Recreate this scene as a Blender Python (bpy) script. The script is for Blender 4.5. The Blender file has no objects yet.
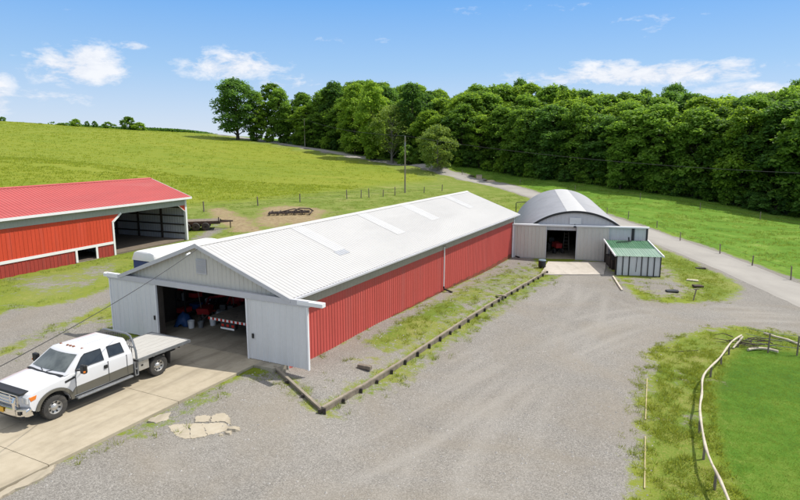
import bpy, math, random
import numpy as np
from mathutils import Vector, Matrix

random.seed(7)
RNG = np.random.default_rng(11)
sc = bpy.context.scene
COL = sc.collection
PI = math.pi
rad = math.radians

# ------------------------------------------------------------------ camera
CAM_H, PITCH, FPX = 8.715, 0.1762, 592.2
cam_d = bpy.data.cameras.new('camera')
cam = bpy.data.objects.new('camera', cam_d)
COL.objects.link(cam)
cam.location = (0, 0, CAM_H)
cam.rotation_euler = (PI / 2 - PITCH, 0, 0)
cam_d.sensor_width = 36
cam_d.lens = FPX / 800 * 36
cam_d.clip_start = 0.1
cam_d.clip_end = 4000
sc.camera = cam

CP, SP = math.cos(PITCH), math.sin(PITCH)


def ray(px, py):
    a = (px - 400) / FPX
    b = -(py - 250) / FPX
    return np.array([a, CP + b * SP, -SP + b * CP])


def at_z(px, py, z):
    r = ray(px, py)
    t = (z - CAM_H) / r[2]
    return (r[0] * t, r[1] * t, z)


def at_d(px, py, d):
    r = ray(px, py)
    t = d / r[1]
    return (r[0] * t, d, CAM_H + r[2] * t)


# ------------------------------------------------------------------ terrain height
ctrl = []
for (x, y, z) in [(230, 378, -.04), (160, 411, -.05), (60, 461, -.06), (0, 490, -.06), (275, 380, -.2), (322, 411, -.68),
                  (430, 346, -.8), (546, 275, -1.05), (310, 360, -.35), (360, 332, -.33), (412, 306.5, -.47),
                  (460, 283, -.69), (513, 256, -.95), (400, 480, -.75), (300, 480, -.45), (550, 420, -.9),
                  (550, 350, -1.0), (640, 440, -.95), (640, 350, -1.05), (700, 320, -1.2), (560, 270, -1.02),
                  (610, 280, -1.05), (660, 285, -1.15), (650, 260, -1.1), (800, 300, -1.7), (750, 270, -1.5),
                  (690, 245, -1.35), (620, 225, -1.2), (560, 205, -.8), (530, 195, -.5), (480, 180, .5),
                  (400, 165, 3.1), (330, 152, 6.4), (750, 240, -2.0), (700, 225, -1.8), (650, 205, -1.0),
                  (800, 218, -2.9), (650, 190, -.3), (550, 178, 1.2), (450, 163, 4.0), (750, 450, -1.1),
                  (780, 380, -1.2), (50, 300, 0), (0, 345, 0), (0, 278, 0), (115, 254, 0), (188, 239, 0),
                  (100, 330, -.05), (205, 230, .1), (225, 213, .5), (290, 212, .7), (405, 192, .5), (350, 198, .6),
                  (250, 180, 2.1), (150, 165, 4.5), (100, 175, 4.0), (0, 160, 6.3), (100, 150, 7.4)]:
    ctrl.append(at_z(x, y, z))
for (x, y, d) in [(0, 135, 160), (0, 121, 240), (100, 128, 240), (210, 134, 230), (250, 142, 205), (300, 158, 170), (350, 170, 140)]:
    ctrl.append(at_d(x, y, d))
ctrl += [(-300, 320, 13), (-100, 335, 10), (0, 300, 8.5), (100, 250, 4), (150, 150, -1), (100, 60, -2.2), (60, 20, -1.8), (0, -30, -1.2),
         (-50, 0, -.2), (-80, 40, 1), (-90, 90, 5), (-160, 150, 12), (-25, 20, 0), (-20, 12, -.1), (-16, 31, 0),
         (-12, 40, -.1), (-5, 50, -.3), (0, 60, -.2), (20, 75, -1.0)]
CT = np.array(ctrl)
MQ = 6.0


def _ker(A, B):
    return np.sqrt(((A[:, None, :] - B[None, :, :]) ** 2).sum(2) + MQ * MQ)


_n = len(CT)
_K = _ker(CT[:, :2], CT[:, :2]) + np.eye(_n) * -0.02
_P = np.hstack([np.ones((_n, 1)), CT[:, :2]])
_A = np.block([[_K, _P], [_P.T, np.zeros((3, 3))]])
_w = np.linalg.solve(_A, np.concatenate([CT[:, 2], np.zeros(3)]))
# barn frame
BO = np.array([-8.496, 24.763])
BY = 0.4698
BU = np.array([math.cos(BY), -math.sin(BY)])
BV = np.array([math.sin(BY), math.cos(BY)])


def barn_pt(u, v):
    return BO + BU * u + BV * v


def zfun(XY):
    XY = np.asarray(XY, float).reshape(-1, 2)
    out = np.empty(len(XY))
    for i in range(0, len(XY), 20000):
        q = XY[i:i + 20000]
        out[i:i + 20000] = _ker(q, CT[:, :2]) @ _w[:_n] + _w[_n] + q @ _w[_n + 1:]
    # distance: settle to gentle rolling level far away
    r = np.hypot(XY[:, 0], XY[:, 1])
    t = np.clip((r - 300) / 250, 0, 1)
    out = out * (1 - t) + np.clip(out, -4, 9) * t
    return out


def Z(x, y):
    return float(zfun([[x, y]])[0])


def G(px, py):
    """the point of the ground seen at this place of the photograph"""
    r = ray(px, py)
    ts = np.concatenate([np.arange(8, 120, .5), np.arange(120, 420, 2.0)])
    P = ts[:, None] * r[None, :]
    dz = P[:, 2] + CAM_H - zfun(P[:, :2])
    k = np.argmax(dz < 0)
    if dz[k] >= 0:
        k = len(ts) - 1
    a, b = ts[max(k - 1, 0)], ts[k]
    for _ in range(18):
        m = (a + b) / 2
        p = r * m
        if p[2] + CAM_H - Z(p[0], p[1]) < 0:
            b = m
        else:
            a = m
    p = r * b
    return np.array([p[0], p[1], p[2] + CAM_H])


# ------------------------------------------------------------------ materials
def nodes(name):
    m = bpy.data.materials.new(name)
    m.use_nodes = True
    nt = m.node_tree
    nt.nodes.clear()
    o = nt.nodes.new('ShaderNodeOutputMaterial')
    p = nt.nodes.new('ShaderNodeBsdfPrincipled')
    nt.links.new(p.outputs[0], o.inputs[0])
    return m, nt, p, o


def N(nt, t, **kw):
    n = nt.nodes.new(t)
    for k, v in kw.items():
        if isinstance(k, str) and hasattr(n, k):
            setattr(n, k, v)
        else:
            n.inputs[k.replace('_', ' ')].default_value = v
    return n


def L(nt, a, b):
    nt.links.new(a, b)


def noise(nt, vec, scale, detail=4, rough=.55, dist=0.0):
    n = nt.nodes.new('ShaderNodeTexNoise')
    n.inputs['Scale'].default_value = scale
    n.inputs['Detail'].default_value = detail
    n.inputs['Roughness'].default_value = rough
    n.inputs['Distortion'].default_value = dist
    if vec is not None:
        nt.links.new(vec, n.inputs['Vector'])
    return n.outputs['Fac']


def ramp(nt, fac, stops):
    r = nt.nodes.new('ShaderNodeValToRGB')
    el = r.color_ramp.elements
    while len(el) < len(stops):
        el.new(.5)
    for e, (p, c) in zip(el, stops):
        e.position = p
        e.color = (c[0], c[1], c[2], 1) if not isinstance(c, (int, float)) else (c, c, c, 1)
    nt.links.new(fac, r.inputs[0])
    return r.outputs[0]


def mixc(nt, fac, a, b, mode='MIX'):
    n = nt.nodes.new('ShaderNodeMix')
    n.data_type = 'RGBA'
    n.blend_type = mode
    for s, v in ((n.inputs[0], fac), (n.inputs[6], a), (n.inputs[7], b)):
        if hasattr(v, 'links') or hasattr(v, 'is_linked'):
            nt.links.new(v, s)
        elif isinstance(v, (int, float)):
            s.default_value = v
        else:
            s.default_value = (v[0], v[1], v[2], 1)
    return n.outputs[2]


def mth(nt, op, a, b=None, c=None, clamp=False):
    n = nt.nodes.new('ShaderNodeMath')
    n.operation = op
    n.use_clamp = clamp
    for i, v in enumerate((a, b, c)):
        if v is None:
            continue
        if isinstance(v, (int, float)):
            n.inputs[i].default_value = v
        else:
            nt.links.new(v, n.inputs[i])
    return n.outputs[0]


def attr(nt, name):
    n = nt.nodes.new('ShaderNodeAttribute')
    n.attribute_name = name
    return n


def bump(nt, p, h, strength, dist):
    b = nt.nodes.new('ShaderNodeBump')
    b.inputs['Strength'].default_value = strength
    b.inputs['Distance'].default_value = dist
    nt.links.new(h, b.inputs['Height'])
    nt.links.new(b.outputs[0], p.inputs['Normal'])


def objco(nt):
    return nt.nodes.new('ShaderNodeTexCoord').outputs['Object']


def mapping(nt, vec, scale):
    m = nt.nodes.new('ShaderNodeMapping')
    m.inputs['Scale'].default_value = scale
    nt.links.new(vec, m.inputs['Vector'])
    return m.outputs[0]


MATS = {}


def mat(name, col, rough=.6, metal=0., var=.12, scale=2.0, streak=None, spec=.5, stain=None, bumpy=0., coat=0.):
    """a surface colour with soft irregular wear; streak = stretch of the pattern along one axis"""
    if name in MATS:
        return MATS[name]
    m, nt, p, o = nodes(name)
    v = objco(nt)
    vv = mapping(nt, v, streak) if streak else v
    f1 = noise(nt, vv, scale, 5, .6)
    f2 = noise(nt, v, scale * 9, 3, .6)
    f = mth(nt, 'ADD', mth(nt, 'MULTIPLY', f1, .7), mth(nt, 'MULTIPLY', f2, .3))
    lo = tuple(max(0, c * (1 - var)) for c in col)
    hi = tuple(min(1, c * (1 + var)) for c in col)
    c = ramp(nt, f, [(.3, lo), (.7, hi)])
    if stain:
        sf = noise(nt, vv, scale * .6, 6, .7, .4)
        c = mixc(nt, ramp(nt, sf, [(.52, 0.), (.72, 1.)]), c, stain)
    L(nt, c, p.inputs['Base Color'])
    L(nt, ramp(nt, f1, [(.3, max(0, rough - .08)), (.7, min(1, rough + .08))]), p.inputs['Roughness'])
    p.inputs['Metallic'].default_value = metal
    p.inputs['Specular IOR Level'].default_value = spec
    p.inputs['Coat Weight'].default_value = coat
    p.inputs['Coat Roughness'].default_value = .08
    if bumpy:
        bump(nt, p, f2, bumpy, .02)
    MATS[name] = m
    return m


M_roof = mat('white_roof_steel', (.495, .485, .468), .55, 0, .06, .5, (1.0, .25, 1), stain=(.445, .435, .42))
M_skyl = mat('translucent_roof_sheet', (.535, .53, .52), .5, 0, .05, 1.5)
M_ivory = mat('ivory_siding', (.53, .51, .46), .55, 0, .08, .8, (3, 3, .4))
M_door = mat('pale_grey_door_steel', (.66, .66, .655), .5, 0, .06, .7, (3, 3, .4), stain=(.59, .585, .57))
M_trim = mat('white_trim', (.78, .78, .78), .45, 0, .05, 2)
M_greytrim = mat('grey_trim', (.50, .50, .52), .5, 0, .06, 2)
M_redwall = mat('faded_red_siding', (.50, .078, .062), .6, 0, .12, .5, (4, 4, .35), stain=(.44, .095, .08))
M_beige = mat('beige_soffit_band', (.36, .33, .27), .6, 0, .1, 1)
M_rust = mat('rusted_skirt', (.22, .055, .025), .85, 0, .4, 2.5, stain=(.09, .03, .02))
M_redshed = mat('bright_red_siding', (.57, .058, .02), .6, 0, .14, .5, (4, 4, .3), stain=(.50, .075, .045))
M_redlow = mat('weathered_red_boards', (.34, .04, .028), .7, 0, .25, 1.2, (4, 4, .4), stain=(.22, .05, .04))
M_redroof = mat('red_roof_steel', (.44, .078, .072), .55, 0, .10, .5, (.3, 1.5, 1), stain=(.46, .115, .105))
M_shedgrey = mat('grey_eave_band', (.36, .38, .36), .6, 0, .08, 1)
M_galv = mat('galvanised_steel', (.315, .32, .34), .62, 0., .12, .8, (1, 1, 1), stain=(.27, .275, .29))
M_galvin = mat('grey_inner_sheet', (.42, .43, .44), .6, 0, .1, 1)
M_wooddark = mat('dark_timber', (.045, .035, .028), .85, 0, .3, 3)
M_timber = mat('weathered_timber', (.20, .165, .125), .9, 0, .35, 2.5, (2, 2, .5), stain=(.06, .05, .04), bumpy=.4)
M_timbertop = mat('pale_weathered_timber', (.27, .23, .175), .9, 0, .3, 2.5, stain=(.16, .13, .1), bumpy=.4)
M_pole = mat('pole_timber', (.22, .19, .155), .9, 0, .25, 2, (3, 3, .3))
M_black = mat('black_plastic', (.012, .012, .013), .5, 0, .3, 4)
M_rubber = mat('tyre_rubber', (.045, .043, .04), .85, 0, .3, 6, stain=(.09, .08, .065))
M_chrome = mat('chrome', (.72, .72, .73), .13, 1.0, .04, 5)
M_alloy = mat('dusty_alloy', (.50, .49, .47), .38, .7, .12, 6)
M_steel = mat('dull_steel', (.26, .27, .28), .45, .6, .15, 4)
M_darksteel = mat('dark_steel', (.035, .035, .037), .6, .3, .3, 4)
M_paint = mat('white_car_paint', (.66, .66, .67), .32, 0, .03, 1.2, coat=.6)
M_pewter = mat('pewter_car_paint', (.13, .125, .105), .38, .3, .06, 3, coat=.4)
M_deck = mat('bleached_deck_boards', (.47, .455, .42), .7, 0, .12, 2.5, (1.0, 14, 1), stain=(.38, .36, .32))
M_plate = mat('yellow_plate', (.75, .42, .03), .5, 0, .05, 5)
M_amber = mat('amber_lens', (.75, .20, .02), .2, 0, .1, 8)
M_redlens = mat('red_lens', (.45, .015, .01), .2, 0, .1, 8)
M_lens = mat('headlight_lens', (.62, .64, .66), .08, .3, .1, 14)
M_blue = mat('dark_blue_paint', (.02, .055, .19), .4, 0, .1, 2)
M_white = mat('white_plastic', (.76, .76, .75), .5, 0, .05, 3)
M_blueb = mat('blue_plastic', (.022, .075, .22), .5, 0, .12, 3)
M_redm = mat('red_machine_paint', (.42, .028, .03), .45, 0, .2, 3, stain=(.15, .03, .02))
M_grease = mat('greasy_metal', (.07, .065, .06), .55, .4, .5, 5)
M_green = mat('green_corrugated_sheet', (.05, .15, .07), .5, 0, .2, 1.2, stain=(.12, .24, .14))
M_greenpale = mat('faded_green_sheet', (.23, .33, .25), .5, 0, .12, 1.2, stain=(.18, .29, .21))
M_panelpale = mat('pale_translucent_panel', (.57, .58, .59), .45, 0, .08, 1.2)
M_block = mat('pale_concrete', (.46, .37, .27), .85, 0, .2, 3)
M_rail = mat('bleached_white_rail', (.52, .46, .36), .8, 0, .28, 2.2, stain=(.36, .31, .23), bumpy=.3)
M_rustmetal = mat('rusty_iron', (.06, .042, .032), .8, .2, .5, 4, stain=(.12, .06, .035))
M_bark = mat('bark', (.075, .06, .045), .95, 0, .35, 3, (3, 3, .5), bumpy=.6)
M_barkpale = mat('pale_grey_bark', (.17, .155, .13), .95, 0, .3, 3, (3, 3, .5))
M_insul = mat('grey_porcelain', (.4, .4, .4), .3, 0, .1, 5)
M_wire = mat('dark_cable', (.03, .03, .03), .6, 0, .2, 3)
M_tarmac = None


def glass_mat():
    m, nt, p, o = nodes('tinted_car_glass')
    p.inputs['Base Color'].default_value = (.015, .02, .022, 1)
    p.inputs['Roughness'].default_value = .03
    p.inputs['Specular IOR Level'].default_value = .8
    f = noise(nt, objco(nt), 3, 3)
    L(nt, ramp(nt, f, [(.3, (.010, .013, .015)), (.7, (.03, .036, .038))]), p.inputs['Base Color'])
    return m


M_glass = glass_mat()


def windscreen_mat():
    m, nt, p, o = nodes('windscreen_glass')
    f = noise(nt, objco(nt), 2.5, 3)
    L(nt, ramp(nt, f, [(.35, (.05, .065, .065)), (.65, (.12, .14, .135))]), p.inputs['Base Color'])
    p.inputs['Roughness'].default_value = .06
    p.inputs['Specular IOR Level'].default_value = .9
    return m


M_screen = windscreen_mat()


def concrete_mat(name, a, b, c, joint=None):
    m, nt, p, o = nodes(name)
    v = nt.nodes.new('ShaderNodeTexCoord').outputs['Object']
    f1 = noise(nt, v, .35, 6, .65, .6)
    f2 = noise(nt, v, 3.0, 5, .65)
    f3 = noise(nt, v, 45, 2, .6)
    f = mth(nt, 'ADD', mth(nt, 'ADD', mth(nt, 'MULTIPLY', f1, .5), mth(nt, 'MULTIPLY', f2, .35)), mth(nt, 'MULTIPLY', f3, .15))
    col = ramp(nt, f, [(.32, a), (.5, b), (.68, c)])
    # oil and tyre stains run along the drive
    s = noise(nt, mapping(nt, v, (1.2, .18, 1)), 1.3, 5, .6, .3)
    col = mixc(nt, ramp(nt, s, [(.50, 0.), (.70, .55)]), col, (a[0] * .62, a[1] * .62, a[2] * .62))
    vo = nt.nodes.new('ShaderNodeTexVoronoi')
    vo.feature = 'DISTANCE_TO_EDGE'
    vo.inputs['Scale'].default_value = .22
    wv = nt.nodes.new('ShaderNodeVectorMath')
    wv.operation = 'ADD'
    L(nt, v, wv.inputs[0])
    nn = nt.nodes.new('ShaderNodeTexNoise')
    nn.inputs['Scale'].default_value = 1.2
    L(nt, v, nn.inputs['Vector'])
    sc_ = nt.nodes.new('ShaderNodeVectorMath')
    sc_.operation = 'SCALE'
    sc_.inputs['Scale'].default_value = .5
    L(nt, nn.outputs['Color'], sc_.inputs[0])
    L(nt, sc_.outputs[0], wv.inputs[1])
    L(nt, wv.outputs[0], vo.inputs['Vector'])
    crack = ramp(nt, vo.outputs['Distance'], [(0., 1.), (.006, 0.)])
    col = mixc(nt, mth(nt, 'MULTIPLY', mth(nt, 'MULTIPLY', crack, .35), ramp(nt, f1, [(.5, 0.), (.6, 1.)])), col, (.14, .115, .08))
    L(nt, col, p.inputs['Base Color'])
    p.inputs['Roughness'].default_value = .88
    bump(nt, p, f3, .25, .01)
    return m


M_slab = concrete_mat('sandy_concrete', (.33, .278, .195), (.425, .365, .265), (.48, .42, .32))
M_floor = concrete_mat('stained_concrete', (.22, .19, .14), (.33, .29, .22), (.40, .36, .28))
M_broken = concrete_mat('broken_concrete', (.30, .26, .19), (.40, .345, .255), (.47, .42, .33))


def road_mat():
    m, nt, p, o = nodes('pale_chipseal')
    v = objco(nt)
    f1 = noise(nt, v, .25, 5, .6, .4)
    f3 = noise(nt, v, 30, 3, .7)
    f = mth(nt, 'ADD', mth(nt, 'MULTIPLY', f1, .6), mth(nt, 'MULTIPLY', f3, .4))
    col = ramp(nt, f, [(.32, (.265, .247, .22)), (.68, (.37, .347, .31))])
    tr = attr(nt, 'track').outputs['Fac']
    col = mixc(nt, mth(nt, 'MULTIPLY', tr, .35), col, (.23, .215, .19))
    L(nt, col, p.inputs['Base Color'])
    p.inputs['Roughness'].default_value = .9
    bump(nt, p, f3, .3, .02)
    return m


def ground_mat():
    m, nt, p, o = nodes('ground_cover')
    g = nt.nodes.new('ShaderNodeNewGeometry')
    v = g.outputs['Position']
    aG = attr(nt, 'gravel').outputs['Fac']
    aL = attr(nt, 'lawn').outputs['Fac']
    aM = attr(nt, 'mown').outputs['Fac']
    aD = attr(nt, 'dirt').outputs['Fac']
    aW = attr(nt, 'weedy').outputs['Fac']
    aP = attr(nt, 'pasture').outputs['Fac']
    aT = attr(nt, 'track').outputs['Fac']
    n_big = noise(nt, v, .035, 5, .6, .5)
    n_mid = noise(nt, v, .28, 6, .65, .5)
    n_fine = noise(nt, v, 2.2, 5, .7)
    n_tiny = noise(nt, v, 14, 4, .75)
    n_str = noise(nt, mapping(nt, v, (.05, .25, .1)), 1.0, 6, .62, .4)
    # meadow
    fm = mth(nt, 'ADD', mth(nt, 'ADD', mth(nt, 'MULTIPLY', n_big, .35), mth(nt, 'MULTIPLY', n_str, .3)),
             mth(nt, 'ADD', mth(nt, 'MULTIPLY', n_mid, .2), mth(nt, 'MULTIPLY', n_fine, .15)))
    meadow = ramp(nt, fm, [(.34, (.125, .18, .016)), (.46, (.175, .222, .02)), (.55, (.21, .24, .025)), (.68, (.275, .275, .05))])
    fl = mth(nt, 'ADD', mth(nt, 'MULTIPLY', n_mid, .45), mth(nt, 'ADD', mth(nt, 'MULTIPLY', n_fine, .3), mth(nt, 'MULTIPLY', n_tiny, .25)))
    lawn = ramp(nt, fl, [(.38, (.045, .115, .012)), (.5, (.08, .17, .014)), (.62, (.145, .215, .03))])
    mown = ramp(nt, fl, [(.36, (.11, .16, .022)), (.5, (.165, .215, .036)), (.64, (.29, .275, .10))])
    past = ramp(nt, fl, [(.34, (.07, .155, .014)), (.5, (.105, .21, .018)), (.59, (.18, .27, .04)), (.68, (.34, .35, .14))])
    weed = ramp(nt, mth(nt, 'ADD', mth(nt, 'MULTIPLY', n_mid, .5), mth(nt, 'MULTIPLY', n_tiny, .5)),
                [(.34, (.075, .13, .018)), (.48, (.135, .195, .025)), (.57, (.215, .225, .05)), (.68, (.32, .28, .15))])
    col = mixc(nt, aM, meadow, mown)
    col = mixc(nt, aP, col, past)
    edge = mth(nt, 'MULTIPLY', mth(nt, 'SUBTRACT', mth(nt, 'ADD', mth(nt, 'MULTIPLY', n_fine, .5), mth(nt, 'MULTIPLY', n_tiny, .5)), .5), 2.2)
    col = mixc(nt, ramp(nt, mth(nt, 'ADD', aL, edge), [(.35, 0.), (.65, 1.)]), col, lawn)
    col = mixc(nt, ramp(nt, mth(nt, 'ADD', aW, edge), [(.3, 0.), (.7, 1.)]), col, weed)
    # bare dirt
    dirt = ramp(nt, mth(nt, 'ADD', mth(nt, 'MULTIPLY', n_fine, .6), mth(nt, 'MULTIPLY', n_tiny, .4)),
                [(.35, (.19, .135, .075)), (.5, (.29, .22, .12)), (.65, (.40, .33, .19))])
    nd = mth(nt, 'ADD', mth(nt, 'MULTIPLY', n_mid, .5), mth(nt, 'MULTIPLY', n_fine, .5))
    thr = mth(nt, 'SUBTRACT', aD, mth(nt, 'MULTIPLY', mth(nt, 'SUBTRACT', nd, .5), 2.6))
    col = mixc(nt, ramp(nt, thr, [(.4, 0.), (.6, 1.)]), col, dirt)
    # gravel
    vo = nt.nodes.new('ShaderNodeTexVoronoi')
    vo.inputs['Scale'].default_value = 36
    L(nt, v, vo.inputs['Vector'])
    vc = nt.nodes.new('ShaderNodeSeparateColor')
    L(nt, vo.outputs['Color'], vc.inputs[0])
    n_g2 = noise(nt, v, 30, 3, .8)
    n_g3 = noise(nt, v, 60, 2, .9)
    fg = mth(nt, 'ADD', mth(nt, 'MULTIPLY', n_big, .22), mth(nt, 'ADD', mth(nt, 'MULTIPLY', n_mid, .12),
             mth(nt, 'ADD', mth(nt, 'MULTIPLY', vc.outputs[0], .22), mth(nt, 'ADD', mth(nt, 'MULTIPLY', n_g2, .20), mth(nt, 'MULTIPLY', n_g3, .24)))))
    gr = ramp(nt, fg, [(.34, (.128, .119, .106)), (.46, (.212, .198, .176)), (.55, (.268, .251, .224)), (.68, (.42, .397, .36))])
    n_br = noise(nt, v, .16, 5, .6, 1.0)
    gr = mixc(nt, ramp(nt, n_br, [(.42, 0.), (.66, .42)]), gr, (.255, .218, .165))
    gr = mixc(nt, mth(nt, 'MULTIPLY', aT, .5), gr, (.35, .328, .292))
    # weeds growing in the gravel where it is thin
    tg = mth(nt, 'SUBTRACT', aG, mth(nt, 'MULTIPLY', mth(nt, 'SUBTRACT', mth(nt, 'ADD', mth(nt, 'MULTIPLY', n_mid, .45),
             mth(nt, 'ADD', mth(nt, 'MULTIPLY', n_fine, .35), mth(nt, 'MULTIPLY', n_tiny, .2))), .5), 2.8))
    col = mixc(nt, ramp(nt, tg, [(.38, 0.), (.58, 1.)]), col, gr)
    L(nt, col, p.inputs['Base Color'])
    p.inputs['Roughness'].default_value = .95
    p.inputs['Specular IOR Level'].default_value = .15
    nog = mth(nt, 'SUBTRACT', 1.0, mth(nt, 'MULTIPLY', aG, .85))
    h = mth(nt, 'ADD', mth(nt, 'MULTIPLY', mth(nt, 'MULTIPLY', n_fine, .6), nog), mth(nt, 'ADD', mth(nt, 'MULTIPLY', mth(nt, 'MULTIPLY', n_tiny, .4), nog), mth(nt, 'MULTIPLY', vc.outputs[0], .16)))
    bump(nt, p, h, .6, .10)
    return m


def leaf_mat(name, dark, light, trans=.35, attrn='tint'):
    m, nt, p, o = nodes(name)
    a = attr(nt, attrn).outputs['Fac']
    oi = nt.nodes.new('ShaderNodeObjectInfo')
    f = mth(nt, 'ADD', a, mth(nt, 'MULTIPLY', mth(nt, 'SUBTRACT', oi.outputs['Random'], .5), .62), clamp=True)
    c = ramp(nt, f, [(0., dark), (1., light)])
    L(nt, c, p.inputs['Base Color'])
    p.inputs['Roughness'].default_value = .6
    p.inputs['Specular IOR Level'].default_value = .25
    t = nt.nodes.new('ShaderNodeBsdfTranslucent')
    c2 = mixc(nt, .5, c, (light[0] * 1.3, light[1] * 1.25, light[2] * .6))
    L(nt, c2, t.inputs['Color'])
    ms = nt.nodes.new('ShaderNodeMixShader')
    ms.inputs[0].default_value = trans
    L(nt, p.outputs[0], ms.inputs[1])
    L(nt, t.outputs[0], ms.inputs[2])
    L(nt, ms.outputs[0], o.inputs[0])
    return m


M_leaf = leaf_mat('broad_leaves', (.06, .14, .022), (.26, .43, .06), .56)
M_leafb = leaf_mat('bright_leaves', (.10, .20, .022), (.35, .52, .065), .56)
M_leafd = leaf_mat('dark_leaves', (.045, .115, .026), (.18, .34, .06), .54)
M_leafo = leaf_mat('olive_leaves', (.12, .20, .04), (.34, .45, .10), .48)
M_blade = leaf_mat('grass_blades', (.20, .29, .022), (.38, .43, .06), .5)
M_bladep = leaf_mat('pasture_blades', (.12, .23, .016), (.32, .38, .10), .5)
M_weed = leaf_mat('weed_blades', (.15, .235, .025), (.34, .36, .07), .55)


# ------------------------------------------------------------------ mesh helpers
class MB:
    def __init__(self):
        self.v, self.f, self.mi = [], [], []

    def add(self, vs, fs, mi=0):
        b = len(self.v)
        self.v.extend([tuple(map(float, p)) for p in vs])
        for f in fs:
            self.f.append(tuple(i + b for i in f))
            self.mi.append(mi)
        return self

    def box(self, x0, x1, y0, y1, z0, z1, mi=0):
        return self.add([(x0, y0, z0), (x1, y0, z0), (x1, y1, z0), (x0, y1, z0), (x0, y0, z1), (x1, y0, z1), (x1, y1, z1), (x0, y1, z1)],
                        [(3, 2, 1, 0), (4, 5, 6, 7), (0, 1, 5, 4), (1, 2, 6, 5), (2, 3, 7, 6), (3, 0, 4, 7)], mi)

    def obox(self, p, q, w, h, up=(0, 0, 1), mi=0):
        """bar from p to q, w wide and h high"""
        p, q = Vector(p), Vector(q)
        d = (q - p).normalized()
        s = d.cross(Vector(up)).normalized()
        t = s.cross(d).normalized()
        vs = []
        for e in (p, q):
            for (a, b) in ((-1, -1), (1, -1), (1, 1), (-1, 1)):
                vs.append(e + s * a * w / 2 + t * b * h / 2)
        return self.add(vs, [(3, 2, 1, 0), (4, 5, 6, 7), (0, 1, 5, 4), (1, 2, 6, 5), (2, 3, 7, 6), (3, 0, 4, 7)], mi)

    def tube(self, pts, rs, n=8, mi=0, cap=True):
        pts = [Vector(p) for p in pts]
        if isinstance(rs, (int, float)):
            rs = [rs] * len(pts)
        rings = []
        for i, p in enumerate(pts):
            a = pts[max(i - 1, 0)]
            b = pts[min(i + 1, len(pts) - 1)]
            d = (b - a).normalized()
            ref = Vector((0, 0, 1)) if abs(d.z) < .9 else Vector((1, 0, 0))
            s = d.cross(ref).normalized()
            t = d.cross(s)
            rings.append([p + (s * math.cos(2 * PI * k / n) + t * math.sin(2 * PI * k / n)) * rs[i] for k in range(n)])
        vs = [q for r in rings for q in r]
        fs = []
        for i in range(len(pts) - 1):
            for k in range(n):
                fs.append((i * n + k, i * n + (k + 1) % n, (i + 1) * n + (k + 1) % n, (i + 1) * n + k))
        if cap:
            fs.append(tuple(range(n))[::-1])
            fs.append(tuple((len(pts) - 1) * n + k for k in range(n)))
        return self.add(vs, fs, mi)

    def lathe(self, prof, c=(0, 0, 0), axis='z', n=28, mi=0):
        """profile (r, h) round an axis"""
        vs, fs = [], []
        for (r, h) in prof:
            for k in range(n):
                a = 2 * PI * k / n
                if axis == 'z':
                    vs.append((c[0] + r * math.cos(a), c[1] + r * math.sin(a), c[2] + h))
                elif axis == 'y':
                    vs.append((c[0] + r * math.cos(a), c[1] + h, c[2] + r * math.sin(a)))
                else:
                    vs.append((c[0] + h, c[1] + r * math.cos(a), c[2] + r * math.sin(a)))
        for i in range(len(prof) - 1):
            for k in range(n):
                fs.append((i * n + k, i * n + (k + 1) % n, (i + 1) * n + (k + 1) % n, (i + 1) * n + k))
        return self.add(vs, fs, mi)

    def prism(self, poly, axis, a, b, mi=0):
        """closed outline extruded along an axis from a to b; outline in the two other axes"""
        n = len(poly)

        def P(p, h):
            return {'x': (h, p[0], p[1]), 'y': (p[0], h, p[1]), 'z': (p[0], p[1], h)}[axis]
        vs = [P(p, a) for p in poly] + [P(p, b) for p in poly]
        fs = [tuple(range(n))[::-1], tuple(n + i for i in range(n))]
        for i in range(n):
            j = (i + 1) % n
            fs.append((i, j, n + j, n + i))
        return self.add(vs, fs, mi)

    def ribbed(self, s0, s1, lo, hi, place, period=.23, depth=.02, rib=.07):
        """profiled sheet: ribs at a period along s, from lo(s) to hi(s); place(s, t, out) -> point"""
        ss = []
        k = math.floor(s0 / period)
        while k * period < s1:
            b = k * period
            ss += [(b, 0), (b + rib * .3, 1), (b + rib * .7, 1), (b + rib, 0)]
            k += 1
        ss = [(a, o) for a, o in ss if s0 < a < s1]
        ss = [(s0, 0)] + ss + [(s1, 0)]
        vs, fs = [], []
        for a, o in ss:
            vs.append(place(a, lo(a), o * depth))
            vs.append(place(a, hi(a), o * depth))
        for i in range(len(ss) - 1):
            fs.append((2 * i, 2 * i + 2, 2 * i + 3, 2 * i + 1))
        return self.add(vs, fs)

    def build(self, name, m, parent=None, smooth=None, bevel=0., solid=0.):
        me = bpy.data.meshes.new(name)
        me.from_pydata(self.v, [], self.f)
        ms = m if isinstance(m, (list, tuple)) else [m]
        for x in ms:
            me.materials.append(x)
        if len(ms) > 1:
            me.polygons.foreach_set('material_index', self.mi)
        me.validate()
        me.update()
        if smooth is not None:
            me.polygons.foreach_set('use_smooth', [True] * len(me.polygons))
            me.set_sharp_from_angle(angle=rad(smooth))
        o = bpy.data.objects.new(name, me)
        COL.objects.link(o)
        if parent:
            o.parent = parent
        if solid:
            md = o.modifiers.new('thickness', 'SOLIDIFY')
            md.thickness = solid
            md.offset = -1
        if bevel:
            md = o.modifiers.new('edges', 'BEVEL')
            md.width = bevel
            md.segments = 2
            md.limit_method = 'ANGLE'
            md.angle_limit = rad(35)
        return o


def tag(o, label, cat, group=None):
    o['label'] = label
    o['category'] = cat
    if group:
        o['group'] = group
    return o


def thing(name, label, cat, loc=(0, 0, 0), rz=0., group=None):
    o = bpy.data.objects.new(name, None)
    o.empty_display_size = .3
    COL.objects.link(o)
    o.location = loc
    o.rotation_euler = (0, 0, rz)
    return tag(o, label, cat, group)


def kind(o, k):
    o['kind'] = k
    return o


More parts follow.
